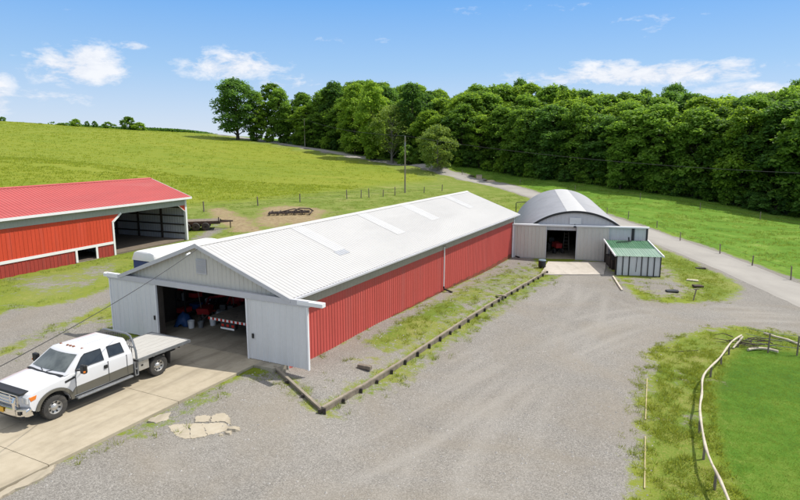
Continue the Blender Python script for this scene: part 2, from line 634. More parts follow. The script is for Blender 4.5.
def copy_tree(o, parent=None):
    c = o.copy()
    COL.objects.link(c)
    if parent:
        c.parent = parent
    for ch in list(o.children):
        copy_tree(ch, c)
    return c


# ------------------------------------------------------------------ ground sheets
def poly_sd(XY, poly):
    """signed distance to a polygon, positive inside"""
    P = np.asarray(poly, float)[:, :2]
    d = np.full(len(XY), 1e9)
    ins = np.zeros(len(XY), bool)
    n = len(P)
    for i in range(n):
        a, b = P[i], P[(i + 1) % n]
        e = b - a
        w = XY - a
        t = np.clip((w @ e) / (e @ e + 1e-12), 0, 1)
        d = np.minimum(d, np.hypot(w[:, 0] - e[0] * t, w[:, 1] - e[1] * t))
        c = ((a[1] > XY[:, 1]) != (b[1] > XY[:, 1]))
        with np.errstate(divide='ignore', invalid='ignore'):
            xi = a[0] + (XY[:, 1] - a[1]) * e[0] / (e[1] if e[1] != 0 else 1e-9)
        ins ^= c & (XY[:, 0] < xi)
    return np.where(ins, d, -d)


def gp(pts):
    return [G(*p)[:2] for p in pts]


def sm(sd, w):
    return np.clip(sd / w * .5 + .5, 0, 1)


# road centre line (left edge / right edge seen in the photograph)
road_mid = [G(*q)[:2] for q in [(330, 151.5), (362, 157.5), (400, 164), (440, 172), (480, 180.5), (520, 190.5), (560, 203), (600, 217), (640, 231), (680, 246), (720, 261), (760, 277.5), (800, 295)]]
d_ = (road_mid[-1] - road_mid[-4]) / np.linalg.norm(road_mid[-1] - road_mid[-4])
road_mid = road_mid + [road_mid[-1] + d_ * 12, road_mid[-1] + d_ * 30, road_mid[-1] + d_ * 70]
d0 = (road_mid[0] - road_mid[2]) / np.linalg.norm(road_mid[0] - road_mid[2])
road_mid = [road_mid[0] + d0 * 90, road_mid[0] + d0 * 45, road_mid[0] + d0 * 20] + road_mid


def resample(pts, step):
    P = np.array(pts)
    # Catmull-Rom
    out = []
    for i in range(len(P) - 1):
        p0, p1, p2, p3 = P[max(i - 1, 0)], P[i], P[i + 1], P[min(i + 2, len(P) - 1)]
        n = max(2, int(np.linalg.norm(p2 - p1) / step))
        for k in range(n):
            t = k / n
            out.append(.5 * ((2 * p1) + (-p0 + p2) * t + (2 * p0 - 5 * p1 + 4 * p2 - p3) * t * t + (-p0 + 3 * p1 - 3 * p2 + p3) * t ** 3))
    out.append(P[-1])
    return np.array(out)


ROAD = resample(road_mid, 2.0)


def smooth_line(P, n=6):
    for _ in range(n):
        Q = P.copy()
        Q[1:-1] = (P[:-2] + 2 * P[1:-1] + P[2:]) / 4
        P = Q
    return P


ROAD = smooth_line(ROAD, 14)


def line_dist(XY, P):
    d = np.full(len(XY), 1e9)
    for i in range(len(P) - 1):
        a, e = P[i], P[i + 1] - P[i]
        w = XY - a
        t = np.clip((w @ e) / (e @ e + 1e-12), 0, 1)
        d = np.minimum(d, np.hypot(w[:, 0] - e[0] * t, w[:, 1] - e[1] * t))
    return d


ROAD_HALF = 2.55

slab_bl = [tuple(barn_pt(u, v)) for u, v in ((-3.3, -26), (3.3, -26), (3.3, -.75), (4.4, -.75), (4.4, .3), (-3.3, .3))]

yard = gp([(0, 490), (230, 378), (270, 372), (290, 384), (322, 411), (430, 347), (548, 276), (556, 262), (606, 262), (618, 280), (641, 301), (668, 304), (700, 303), (728, 300), (742, 290), (732, 278), (716, 268), (712, 262),
            (800, 298)]) + [np.array([46, 33]), np.array([42, 27])] + gp([(800, 336), (768, 330), (742, 326), (700, 330), (675, 338), (655, 352), (646, 378), (641, 430), (636, 500)]) + \
       [np.array([4.6, 8.]), np.array([3., -30.]), np.array([-40., -30.]), np.array([-40., 8.])]
drive = gp([(0, 313), (40, 306), (80, 297), (116, 287), (150, 268), (185, 245), (215, 225)]) + gp([(225, 228), (190, 250), (125, 292), (104, 312), (70, 322), (30, 340), (0, 356)]) + [barn_pt(-9, -8.5), barn_pt(-14, -8)]
weedygrav = gp([(0, 352), (70, 322), (108, 312), (118, 338), (60, 372), (0, 400)]) + [barn_pt(-6, -12), barn_pt(-12, -10)]
shedfront = gp([(0, 279), (40, 273), (75, 267), (116, 256), (140, 262), (116, 282), (80, 296), (30, 306), (0, 312)])
bedgrass = gp([(362, 347), (370, 337), (405, 320), (440, 305), (452, 310), (425, 333), (388, 353)])
bedgrass2 = gp([(440, 303), (480, 280), (510, 262), (532, 268), (490, 296), (455, 314)])
bed = [barn_pt(4.4, -.4), barn_pt(7.43, -1.96), barn_pt(8.65, 26.5), barn_pt(6.5, 32), barn_pt(4.4, 32.2)]
weedstrip = gp([(646, 500), (645, 430), (648, 378), (660, 350), (690, 337), (742, 330), (742, 345), (722, 365), (712, 395), (712, 430), (722, 470), (738, 500)]) + [np.array([8., 6.]), np.array([5.2, 6.])]
weedtop = gp([(735, 329), (768, 333), (800, 340), (800, 352), (760, 347), (735, 348)]) + []
lawn = gp([(742, 346), (765, 345), (800, 352)]) + [np.array([45, 26]), np.array([45, 2]), np.array([8.6, 2.])] + gp([(742, 500), (724, 470), (712, 430), (710, 395), (720, 365)])
mownp = gp([(60, 225), (188, 205), (260, 200), (350, 190), (405, 183), (450, 178), (475, 184), (520, 196), (515, 215), (440, 210), (330, 212), (240, 245), (150, 262)]) + []
behindmown = gp([(118, 290), (150, 262), (190, 236), (208, 215), (300, 206), (420, 194), (500, 196), (516, 214)]) + [barn_pt(-4.5, 30), barn_pt(-4.5, 0)]
dirtpatch = gp([(262, 209), (285, 205), (330, 210), (320, 220), (275, 228), (250, 226)])
dirtpath = gp([(210, 209), (224, 208), (258, 222), (262, 233), (232, 232), (212, 217)])
quonr = gp([(648, 262), (668, 257), (700, 262), (728, 280), (735, 294), (700, 302), (668, 303), (641, 300), (618, 278)])
quonrdirt = gp([(655, 262), (672, 268), (700, 290), (690, 299), (655, 300), (628, 288), (622, 276), (650, 276)])
pasture = [p + np.array([2.2, 1.6]) for p in ROAD[::4]] + [np.array([160, 60]), np.array([150, 200]), np.array([20, 260])]

SA_ = np.array([-19.87, 54.83])
SW_ = np.array([.37489, .92707])
fx = np.arange(-46, 50.01, .3)
fy = np.arange(6, 72.01, .3)


def grow(start, step, end):
    out, s, x = [], step, start
    while x < end:
        s *= 1.06
        x += s
        out.append(x)
    return np.array(out)


gx = np.concatenate([-grow(46, .3, 900)[::-1], fx, grow(50, .3, 900)])
gy = np.concatenate([-grow(-6, .3, 120)[::-1], fy, grow(72, .3, 1100)])
XX, YY = np.meshgrid(gx, gy)
XY = np.stack([XX.ravel(), YY.ravel()], 1)
ZZ = zfun(XY)
# small unevenness, none on the flat work areas
ub = (XY - BO) @ BU
vb = (XY - BO) @ BV
A_gravel = np.maximum(sm(poly_sd(XY, yard), 1.1), sm(poly_sd(XY, drive), 1.4) * .86)
A_gravel = np.maximum(A_gravel, sm(poly_sd(XY, weedygrav), 1.5) * .82)
A_gravel = np.maximum(A_gravel, sm(poly_sd(XY, shedfront), 2.0) * .48)
A_gravel = np.maximum(A_gravel, sm(poly_sd(XY, bed), .5) * (.55 - .14 * np.clip((vb - 4) / 6, 0, 1) + .30 * np.exp(-np.abs(ub - 4.5) / .9) + .16 - .50 * sm(poly_sd(XY, bedgrass), .8) - .22 * sm(poly_sd(XY, bedgrass2), 1.2)))
A_gravel = np.maximum(A_gravel, sm(line_dist(XY, ROAD) * -1 + ROAD_HALF + .35, .9) * .9)
A_gravel = np.maximum(A_gravel, sm(poly_sd(XY, weedstrip), 1.0) * .28)
A_gravel = np.maximum(A_gravel, sm(poly_sd(XY, quonrdirt), 1.5) * .62)
# grass fringe along the timber edging and slab on the yard side
fr = np.clip(1 - np.abs(ub - (7.6 + .045 * vb) - .9) / 1.3, 0, 1) * ((vb > -2) & (vb < 27))
A_gravel -= fr * .34
fr2 = np.clip(1 - np.abs(ub - 4.2) / 1.0, 0, 1) * ((vb > -7) & (vb < -3))
A_gravel -= fr2 * .40
A_gravel = np.clip(A_gravel, 0, 1)
A_lawn = sm(poly_sd(XY, lawn), .8)
A_mown = np.maximum(sm(poly_sd(XY, mownp), 3), sm(poly_sd(XY, behindmown), 3))
A_mown = np.maximum(A_mown, sm(poly_sd(XY, shedfront), 3))
A_mown = np.maximum(A_mown, ((np.abs(line_dist(XY, ROAD)) < 9) & (poly_sd(XY, pasture) < 0)) * 1.0)
A_dirt = np.maximum(sm(poly_sd(XY, dirtpatch), 2.5) * .9, sm(poly_sd(XY, dirtpath), 2.0) * .95)
A_dirt = np.maximum(A_dirt, sm(poly_sd(XY, quonrdirt), 2.0) * .62)
A_weed = np.maximum(np.maximum(sm(poly_sd(XY, weedstrip), 1), sm(poly_sd(XY, bed), .6)), sm(poly_sd(XY, weedygrav), 1.5))
A_weed = np.maximum(A_weed, np.maximum(sm(poly_sd(XY, quonr), 2) * .55, sm(poly_sd(XY, weedtop), 1.0)))
A_weed = np.maximum(A_weed, sm(poly_sd(XY, shedfront), 2.0) * .25)
A_weed = np.maximum(A_weed, np.clip(np.maximum(fr, fr2) * 2.0, 0, 1))
A_dirt = np.maximum(A_dirt, sm(poly_sd(XY, weedstrip), 1.0) * .22)
A_past = sm(poly_sd(XY, pasture), 2)
# wheel tracks sweeping through the yard
A_track = np.zeros(len(XY))
for pix, amp, gauge in (([(800, 318), (720, 316), (640, 322), (560, 350), (470, 400), (380, 450), (250, 500)], 1.0, .9),
                        ([(800, 325), (700, 321), (620, 335), (540, 372), (470, 430), (420, 500)], .6, .85),
                        ([(780, 312), (690, 311), (610, 318), (520, 345), (420, 385), (330, 430), (230, 470)], .8, .9),
                        ([(585, 268), (592, 295), (575, 335), (530, 395), (490, 480)], .8, .85),
                        ([(578, 268), (578, 290), (530, 322), (455, 360), (380, 405), (300, 440), (200, 460)], .7, .9),
                        ([(590, 268), (612, 292), (660, 308), (740, 309)], .7, .85)):
    dl = line_dist(XY, resample(gp(pix), 1.0))
    A_track = np.maximum(A_track, amp * np.exp(-((np.abs(dl) - gauge) / .24) ** 2))
A_track = A_track * (A_gravel > .8) * (.55 + .45 * np.sin(XY[:, 0] * .7 + np.sin(XY[:, 1] * .5)))
rough = (1 - A_gravel) * .5 + .12
nz = np.zeros(len(XY))
for k, (w, a) in enumerate([(.9, .03), (2.3, .018), (.35, .06)]):
    ph = RNG.uniform(0, 6, 4)
    nz += a * (np.sin(XY[:, 0] * w + ph[0] + 1.3 * np.sin(XY[:, 1] * w * .7 + ph[1])) * np.sin(XY[:, 1] * w * 1.1 + ph[2] + np.sin(XY[:, 0] * w * .8 + ph[3])))
ZG = ZZ + nz * rough
ZG -= .03 * A_track
on_slab = poly_sd(XY, slab_bl)
ZG = np.where(on_slab > -.35, np.minimum(ZG, -.10 + 0 * ZG), ZG)
in_barn = (np.abs(ub) < 4.2) & (vb > .1) & (vb < 31.8)
ZG = np.where(in_barn, np.minimum(ZG, -.35), ZG)
ls_ = (XY - SA_) @ SW_
ln_ = (XY - SA_) @ np.array([.92707, -.37489])
ZG = np.where((ls_ > -30.1) & (ls_ < .1) & (ln_ < .2) & (ln_ > -9.2), np.minimum(ZG, -.12), ZG)
# the ground drops by the height of the timber edging
tim = [barn_pt(4.14, -.46), barn_pt(7.43, -1.96), barn_pt(8.65, 26.5)]
sdb = poly_sd(XY, bed)
ZG = np.where((sdb > .05) & (vb < 27), ZG + .20 * np.clip(sdb / .4, 0, 1) * np.clip((27 - vb) / 6, 0, 1) * np.clip((ub - 4.5) / 1.5, 0, 1), ZG)
rd = line_dist(XY, ROAD)
ZG = np.where(rd < ROAD_HALF + 1.2, np.where(rd < ROAD_HALF - .7, ZZ - .10, ZZ + .012), ZG)

M_ground = ground_mat()
M_road = road_mat()
nx, ny = len(gx), len(gy)
VID = np.arange(nx * ny).reshape(ny, nx)
quads = np.stack([VID[:-1, :-1], VID[:-1, 1:], VID[1:, 1:], VID[1:, :-1]], -1).reshape(-1, 4)
qg = A_gravel[quads].mean(1)
ql = A_lawn[quads].mean(1)
qp = A_past[quads].mean(1)
cls = np.zeros(len(quads), int)
cls[qp > .5] = 2
cls[ql > .5] = 3
qx = XY[quads].mean(1)
cls[(qg > .5) & (poly_sd(qx, yard) > 0)] = 1
cls[(qg > .5) & (poly_sd(qx, drive) > 0) & (cls != 1)] = 4


def grid_part(name, sel):
    q = quads[sel]
    ids, inv = np.unique(q.ravel(), return_inverse=True)
    me = bpy.data.meshes.new(name)
    co = np.stack([XY[ids, 0], XY[ids, 1], ZG[ids]], 1)
    me.from_pydata(co.tolist(), [], inv.reshape(-1, 4).tolist())
    for an, av in (('gravel', A_gravel), ('lawn', A_lawn), ('mown', A_mown), ('dirt', A_dirt), ('weedy', A_weed), ('pasture', A_past), ('track', A_track)):
        at = me.attributes.new(an, 'FLOAT', 'POINT')
        at.data.foreach_set('value', np.ascontiguousarray(av[ids], dtype=np.float32))
    me.polygons.foreach_set('use_smooth', [True] * len(me.polygons))
    me.materials.append(M_ground)
    o = bpy.data.objects.new(name, me)
    COL.objects.link(o)
    return kind(o, 'structure')


grid_part('meadow', cls == 0)
grid_part('gravel_yard', cls == 1)
grid_part('pasture', cls == 2)
grid_part('lawn', cls == 3)
grid_part('gravel_path', cls == 4)


def strip(name, P, half, lift, m, n=6):
    d = np.gradient(P, axis=0)
    d /= np.linalg.norm(d, axis=1)[:, None]
    s = np.stack([d[:, 1], -d[:, 0]], 1)
    mb = MB()
    offs = np.linspace(-half, half, n)
    wob = [[0, 0] for _ in P]
    pts, tr = [], []
    for i, p in enumerate(P):
        for j, o in enumerate(offs):
            w = o
            if j in (0, n - 1):
                w = o + .18 * math.sin(i * .9 + j) + .12 * math.sin(i * 2.3 + j * 2)
            q = p + s[i] * w
            pts.append((q[0], q[1]))
            tr.append(1.0 if j in (1, n - 2) else .0)
    zz = zfun(np.array(pts)) + lift
    zz[0::n] -= .055
    zz[n - 1::n] -= .055
    vs = [(p[0], p[1], z) for p, z in zip(pts, zz)]
    fs = [(i * n + j, i * n + j + 1, (i + 1) * n + j + 1, (i + 1) * n + j) for i in range(len(P) - 1) for j in range(n - 1)]
    mb.add(vs, fs)
    o = mb.build(name, m)
    at = o.data.attributes.new('track', 'FLOAT', 'POINT')
    at.data.foreach_set('value', tr)
    o.data.polygons.foreach_set('use_smooth', [True] * len(o.data.polygons))
    return kind(o, 'structure')


strip('road', ROAD, ROAD_HALF, .035, M_road, 9)


def barn_place(o):
    o.location = (BO[0], BO[1], 0)
    o.rotation_euler = (0, 0, -BY)
    return o


# concrete drive slab and the strips beside it
mb = MB()
for (x0, x1, y0, y1) in ((-3.3, -.01, -26, -16), (.01, 3.3, -26, -16), (-3.3, -.01, -15.98, -9.2), (.01, 3.3, -15.98, -9.2), (-3.3, -.01, -9.18, -4.6), (.01, 3.3, -9.18, -4.6), (-3.3, -.01, -4.58, -.05), (.01, 3.3, -4.58, -.05)):
    mb.box(x0, x1, y0, y1, -.4, 0)
kind(barn_place(mb.build('concrete_drive', M_slab)), 'structure')
mb = MB()
mb.prism([(3.31, -.75), (4.25, -.70), (4.45, -.1), (4.4, -.05), (3.31, -.05)], 'z', -.4, .005)
kind(barn_place(mb.build('concrete_apron', M_floor)), 'structure')


def flat_patch(name, pix, lift, thick, m, st=True):
    P0 = [G(*q) for q in pix]
    P = []
    for i, p in enumerate(P0):
        q = P0[(i + 1) % len(P0)]
        for k in range(5):
            j = .035 if k else 0.
            P.append(p + (q - p) * k / 5 + np.array([random.uniform(-j, j), random.uniform(-j, j), 0]))
    mb = MB()
    n = len(P)
    vs = [(p[0], p[1], Z(p[0], p[1]) + lift) for p in P] + [(p[0], p[1], Z(p[0], p[1]) + lift - thick) for p in P]
    mb.add(vs, [tuple(range(n))] + [(i, n + i, n + (i + 1) % n, (i + 1) % n) for i in range(n)])
    o = mb.build(name, m)
    return kind(o, 'structure') if st else o


for pix, lf in (([(169, 426), (176, 424.5), (187, 424.5), (190, 431), (191, 439), (184, 439), (176, 436), (170.5, 431)], .012),
                ([(187.4, 424.3), (200.6, 424), (204.6, 430), (207.6, 436), (199, 438), (191.4, 439), (190.4, 431)], .022),
                ([(201, 424), (213, 423.5), (222, 423), (231, 427), (224, 431.5), (216, 434), (208, 435.6), (205, 430)], .015),
                ([(195, 423), (196, 417.5), (206, 416), (211, 417), (209, 422.5)], .035),
                ([(212, 417), (216, 414.5), (225, 414), (230.5, 419), (231, 425.5), (223, 422), (211, 422.5)], .028)):
    flat_patch('concrete_pad', pix, lf, .25, M_broken)
flat_patch('concrete_pad', [(148, 421), (160, 415), (171, 413), (168, 420), (156, 424)], .03, .25, M_broken)
flat_patch('concrete_pad', [(-6, 497), (28, 478), (56, 465), (52, 473), (38, 481), (10, 493), (-6, 503)], .035, .25, M_broken)
flat_patch('concrete_apron', [(540, 275), (548, 262), (606, 263), (604, 275)], .05, .3, concrete_mat('pale_concrete_apron', (.38, .34, .28), (.48, .435, .37), (.54, .49, .43)))

for (x, y, s_, lab) in ((233, 430, .16, 'largest rubble lump at the outer tip of the broken concrete pad'), (228, 433.5, .11, 'middle rubble lump along the outer edge of the broken concrete pad'),
                        (221, 435.5, .08, 'small rubble lump along the outer edge of the broken concrete pad'), (237, 429, .09, 'small rubble lump lying just off the tip of the broken pad')):
    p = G(x, y)
    mb = MB()
    vs = [(0, 0, s_ * .7)]
    for r_, h_ in ((.7, .55), (1., -.2)):
        for k in range(7):
            a = 2 * PI * k / 7
            j = random.uniform(.75, 1.2)
            vs.append((s_ * r_ * j * math.cos(a) * 1.3, s_ * r_ * j * math.sin(a), s_ * h_))
    mb.add(vs, [(0, 1 + k, 1 + (k + 1) % 7) for k in range(7)] + [(1 + k, 8 + k, 8 + (k + 1) % 7, 1 + (k + 1) % 7) for k in range(7)])
    o = mb.build('rubble_lump', M_broken)
    o.location = p
    tag(o, lab, 'rubble', 'rubble by the broken pad')

# ------------------------------------------------------------------ BARN
barn = thing('barn', 'long low barn with white metal roof, red side wall and open white sliding doors', 'barn', (BO[0], BO[1], 0), -BY)
HW, LEN, HE, HR = 4.857, 32.08, 2.787, 4.587
WU = 4.45          # wall half width
SL = (HR - HE) / HW


def roof_pt(side):
    def f(s, t, o):
        # s along the barn, t from 0 ridge to 1 eave
        return (side * t * HW, s, HR - t * (HR - HE) + o)
    return f


FR = -.26
mb = MB()
for sd in (-1, 1):
    mb.ribbed(FR, LEN, lambda s: 0.005, lambda s: 1.0, roof_pt(sd), .23, .02, .075)
rf = mb.build('roof', M_roof, barn)
mb = MB()
# ridge cap
mb.add([(-.22, FR - .02, HR - .22 * SL + .026), (0, FR - .02, HR + .045), (.22, FR - .02, HR - .22 * SL + .026),
        (-.22, LEN + .02, HR - .22 * SL + .026), (0, LEN + .02, HR + .045), (.22, LEN + .02, HR - .22 * SL + .026)], [(0, 1, 4, 3), (1, 2, 5, 4)])
mb.build('ridge_cap', M_roof, rf)
for (s0, s1, t0, t1) in ((5.95, 6.9, .045, .60), (12.55, 13.65, .045, .62), (18.5, 19.8, .04, .54), (26.2, 27.5, .04, .5)):
    mb = MB()
    mb.ribbed(s0, s1, lambda s: t0, lambda s: t1, lambda s, t, o: (t * HW, s, HR - t * (HR - HE) + o + .012), .23, .02, .075)
    mb.build('skylight', M_skyl, rf)
mb = MB()
mb.ribbed(5.8, 6.75, lambda s: .60, lambda s: .68, lambda s, t, o: (t * HW, s, HR - t * (HR - HE) + o + .014), .23, .02, .075)
mb.build('patch_sheet', mat('grey_patch_sheet', (.40, .41, .43), .45), rf)
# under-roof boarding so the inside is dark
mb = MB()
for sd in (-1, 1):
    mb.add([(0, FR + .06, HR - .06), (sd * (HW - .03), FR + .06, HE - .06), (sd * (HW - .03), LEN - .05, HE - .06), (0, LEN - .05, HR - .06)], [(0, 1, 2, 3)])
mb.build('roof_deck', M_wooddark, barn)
# right side wall
mb = MB()
mb.ribbed(0.02, LEN - .3, lambda s: -.55 - .95 * min(1, s / 30), lambda s: 2.60, lambda s, t, o: (WU + o, s, t), .23, .022, .07)
mb.build('side_wall', M_redwall, barn)
mb = MB()
mb.ribbed(0.02, LEN - .3, lambda s: -1.4, lambda s: 2.60, lambda s, t, o: (-WU - o, s, t), .23, .022, .07)
mb.build('side_wall', M_redwall, barn)
# beige band below the eave, soffit
mb = MB()
mb.ribbed(0.0, LEN - .25, lambda s: 2.13, lambda s: 2.66, lambda s, t, o: (WU + .03 + o, s, t), .3, .015, .07)
mb.add([(WU + .03, 0, 2.66), (HW - .02, 0, 2.66), (HW - .02, LEN - .25, 2.66), (WU + .03, LEN - .25, 2.66)], [(0, 1, 2, 3)])
mb.build('eave_band', M_beige, barn)
# gutters
for sd in (1, -1):
    mb = MB()
    g0 = HW * sd
    mb.add([(g0, FR, 2.78), (g0 + sd * .1, FR, 2.77), (g0 + sd * .1, FR, 2.69), (g0, FR, 2.66), (g0, LEN, 2.78), (g0 + sd * .1, LEN, 2.77), (g0 + sd * .1, LEN, 2.69), (g0, LEN, 2.66)],
           [(0, 1, 5, 4), (1, 2, 6, 5), (2, 3, 7, 6), (0, 3, 2, 1), (4, 5, 6, 7), (3, 0, 4, 7)])
    mb.build('gutter', M_greytrim, barn)
for s_, zb in ((16.0, -.50), (LEN - .5, -.9)):
    mb = MB()
    mb.tube([(HW + .05, s_, 2.70), (WU + .12, s_, 2.35), (WU + .10, s_, zb + .25)], .045, 8)
    dp = mb.build('downspout', M_trim, barn, smooth=50)
    mb = MB()
    mb.tube([(WU + .10, s_, zb + .26), (WU + .14, s_ - .02, zb + .1), (WU + .75, s_ - .15, zb - .02)], .06, 8)
    mb.build('drain_elbow', M_black, dp, smooth=50)
mb = MB()
mb.box(WU - .02, WU + .07, LEN - .38, LEN - .24, -1.4, 2.6)
mb.build('corner_trim', M_trim, barn)
# rusty skirt at the far end of the red wall
mb = MB()
sk = np.linspace(9, LEN - .4, 60)
zs = zfun(np.array([barn_pt(WU, s) for s in sk]))
for i in range(len(sk) - 1):
    h0 = .02 + .30 * (sk[i] - 9) / 22 + .05 * math.sin(i * 1.7)
    h1 = .02 + .30 * (sk[i + 1] - 9) / 22 + .05 * math.sin((i + 1) * 1.7)
    mb.add([(WU + .032, sk[i], zs[i] - .3), (WU + .032, sk[i + 1], zs[i + 1] - .3), (WU + .032, sk[i + 1], zs[i + 1] + h1), (WU + .032, sk[i], zs[i] + h0)], [(0, 1, 2, 3)])
mb.build('skirt_board', M_rust, barn)


def gable_top(x):
    return HR - .10 - abs(x) * SL


# front gable above the track
mb = MB()
mb.ribbed(-HW + .12, HW - .12, lambda s: 2.62, lambda s: max(2.63, gable_top(s)), lambda s, t, o: (s, -.03 - o, t), .23, .02, .07)
mb.build('gable_wall', M_ivory, barn)
for xa, xb in ((-WU, -2.62), (2.62, WU)):
    mb = MB()
    mb.box(xa - .05 * (xa < 0), xb + .05 * (xa > 0), -.02, .012, -.9, 2.62)
    mb.build('front_wall', M_ivory, barn)
mb = MB()
mb.box(-WU, WU, LEN - .3, LEN - .2, -1.5, 2.7)
mb.prism([(-WU, 2.7), (WU, 2.7), (0, HR - .12)], 'y', LEN - .3, LEN - .2)
mb.build('rear_wall', M_redwall, barn)
mb = MB()
for sd in (-1, 1):
    mb.prism([(0, HR + .03), (sd * (HW + .02), HE + .03), (sd * (HW + .02), HE - .14), (0, HR - .15)], 'y', FR - .035, FR)
mb.build('rake_trim', M_greytrim, barn)
mb = MB()
mb.box(-.22, .36, -.085, -.04, 3.27, 3.93)
vt = mb.build('gable_vent', M_greytrim, barn, bevel=.01)
mb = MB()
for k in range(10):
    z = 3.31 + k * .06
    mb.add([(-.19, -.088, z), (.33, -.088, z), (.33, -.11, z + .045), (-.19, -.11, z + .045)], [(0, 1, 2, 3)])
mb.build('louvre', M_greytrim, vt)
# track and header
mb = MB()
mb.box(-5.75, 5.75, -.27, -.10, 2.56, 2.80)
tk = mb.build('door_track', M_greytrim, barn, bevel=.01)
for (a, b) in ((-5.98, -5.0), (5.2, 6.38)):
    mb = MB()
    mb.prism([(-.285, 2.62), (-.05, 2.62), (-.05, 2.79), (-.20, 2.815), (-.285, 2.77)], 'x', a, b)
    o = mb.build('track_cover', M_trim, tk, bevel=.01)
for sd in (-1, 1):
    x0, x1 = (2.60, 5.66) if sd > 0 else (-5.66, -2.60)
    mb = MB()
    mb.ribbed(x0, x1, lambda s: .02 - .0 * s, lambda s: 2.57, lambda s, t, o: (s, -.22 - o, t), .305, .022, .08)
    mb.box(x0, x1, -.215, -.17, .02, 2.57)
    dr = mb.build('sliding_door', M_door, barn)
    e = .05
    for xa, xb in ((x0 - .01, x0 + e), (x1 - e, x1 + .01)):
        mb = MB()
        mb.box(xa, xb, -.26, -.165, .0, 2.57)
        mb.build('door_edge', M_trim, dr)
    hx = 2.60 + .32 if sd > 0 else -2.60 - .16
    mb = MB()
    mb.box(hx - .04, hx + .04, -.285, -.24, .92, 1.12)
    mb.build('handle', M_black, dr, bevel=.008)
for x in (-2.62, 2.62):
    mb = MB()
    mb.box(x - .07, x + .07, -.12, .12, -.1, 2.6)
    mb.build('door_jamb', M_wooddark, barn)
mb = MB()
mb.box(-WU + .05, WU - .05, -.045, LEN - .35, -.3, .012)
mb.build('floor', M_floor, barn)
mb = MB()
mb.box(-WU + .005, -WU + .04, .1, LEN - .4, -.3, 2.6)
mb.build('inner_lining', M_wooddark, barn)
# inside lining, posts, trusses
mb = MB()
for s in (-1, 1):
    for k in range(14):
        y = .3 + k * 2.4
        mb.box(s * 4.38 - .06, s * 4.38 + .06, y, y + .12, 0, 2.6)
for k in range(14):
    y = .3 + k * 2.4
    mb.obox((-4.4, y, 2.62), (4.4, y, 2.62), .05, .14)
    for s in (-1, 1):
        mb.obox((s * 4.5, y, 2.72), (0, y, 4.40), .05, .14)
        mb.obox((s * 2.2, y, 2.65), (s * 1.1, y, 3.95), .05, .09)
    mb.box(-.04, .04, y - .02, y + .02, 2.6, 4.3)
mb.build('frame', M_wooddark, barn)


def bw(u, v, z=0.):
    q = barn_pt(u, v)
    return (q[0], q[1], z)


# ------------------------------------------------------------------ things inside the barn
FZ = .014
tr = thing('flatbed_trailer', 'flatbed trailer with red and white reflective tape parked inside the barn doorway', 'trailer', bw(.18, 1.25, FZ), -BY)
mb = MB()
mb.box(-1.2, 1.25, 0, 6.2, .78, .90)
mb.build('deck', M_timber, tr)
mb = MB()
vs = []
for k in range(21):
    vs += [(-1.2 + k * .1225, -.012, .78), (-1.2 + k * .1225, -.012, .89)]
mb.add(vs, [])
for k in range(20):
    mb.f.append((2 * k, 2 * k + 2, 2 * k + 3, 2 * k + 1))
    mb.mi.append(k % 2)
mb.build('reflective_tape', [M_redlens, M_trim], tr)
mb = MB()
mb.box(-.5, .35, .05, .25, .45, .78)
mb.box(-.9, -.8, .2, 6.0, .62, .78)
mb.box(.8, .9, .2, 6.0, .62, .78)
mb.build('frame', M_darksteel, tr)
for k in range(3):
    mb = MB()
    mb.box(-.45 + k * .3, -.3 + k * .3, .03, .045, .55, .66)
    mb.build('tail_light', M_redlens, tr)
mb = MB()
mb.box(-.5, .3, .025, .04, .42, .50)
mb.build('white_bar', M_trim, tr)
for x in (-1.0, 1.0):
    for y in (3.0, 3.9):
        mb = MB()
        mb.lathe([(.05, -.11), (.36, -.11), (.38, -.05), (.38, .05), (.36, .11), (.05, .11)], (x, y, .38), 'x', 20)
        mb.build('wheel', M_rubber, tr, smooth=40)

t = thing('farm_implement', 'tall dark red farm machine standing deep inside the barn doorway', 'machine', bw(.2, 8.4, FZ), -BY)
mb = MB()
mb.prism([(-.9, .7), (-.7, 1.7), (-.1, 1.9), (.8, 1.55), (1.0, .75), (.3, .55)], 'x', -.9, .9)
mb.build('hopper', M_redm, t, bevel=.05)
mb = MB()
mb.tube([(-1, -.9, .35), (-.8, -.2, 1.0), (0, .2, 2.2)], .05, 8)
mb.tube([(1, -.9, .35), (.8, -.2, 1.0), (0, .2, 2.2)], .05, 8)
mb.box(-1.1, 1.1, -.9, -.75, .45, .6)
mb.build('frame', M_grease, t, smooth=40)
for x in (-1.05, 1.05):
    mb = MB()
    mb.lathe([(.1, -.1), (.42, -.1), (.45, 0), (.42, .1), (.1, .1)], (x, .3, .45), 'x', 20)
    mb.build('wheel', M_rubber, t, smooth=40)
t = thing('tractor', 'dark red tractor half hidden deep in the barn behind the drums', 'tractor', bw(-2.5, 5.9, FZ), -BY + .3)
mb = MB()
mb.prism([(-1.7, .75), (-1.75, 1.2), (-.3, 1.35), (-.2, .75)], 'x', -.35, .35)
mb.build('hood', M_redm, t, bevel=.06)
mb = MB()
mb.box(-.45, .45, -.2, 1.1, .6, 1.0)
mb.prism([(.5, 1.0), (.55, 1.15), (1.0, 1.2), (1.1, 1.6), (1.2, 1.6), (1.15, 1.0)], 'x', -.28, .28)
mb.build('seat', M_grease, t, bevel=.03)
for x in (-.75, .75):
    mb = MB()
    mb.lathe([(.15, -.18), (.62, -.18), (.68, -.08), (.68, .08), (.62, .18), (.15, .18)], (x, .7, .68), 'x', 24)
    mb.build('wheel', M_rubber, t, smooth=40)
    mb = MB()
    mb.lathe([(.08, -.1), (.30, -.1), (.33, 0), (.30, .1), (.08, .1)], (x * .75, -1.4, .33), 'x', 20)
    mb.build('wheel', M_rubber, t, smooth=40)
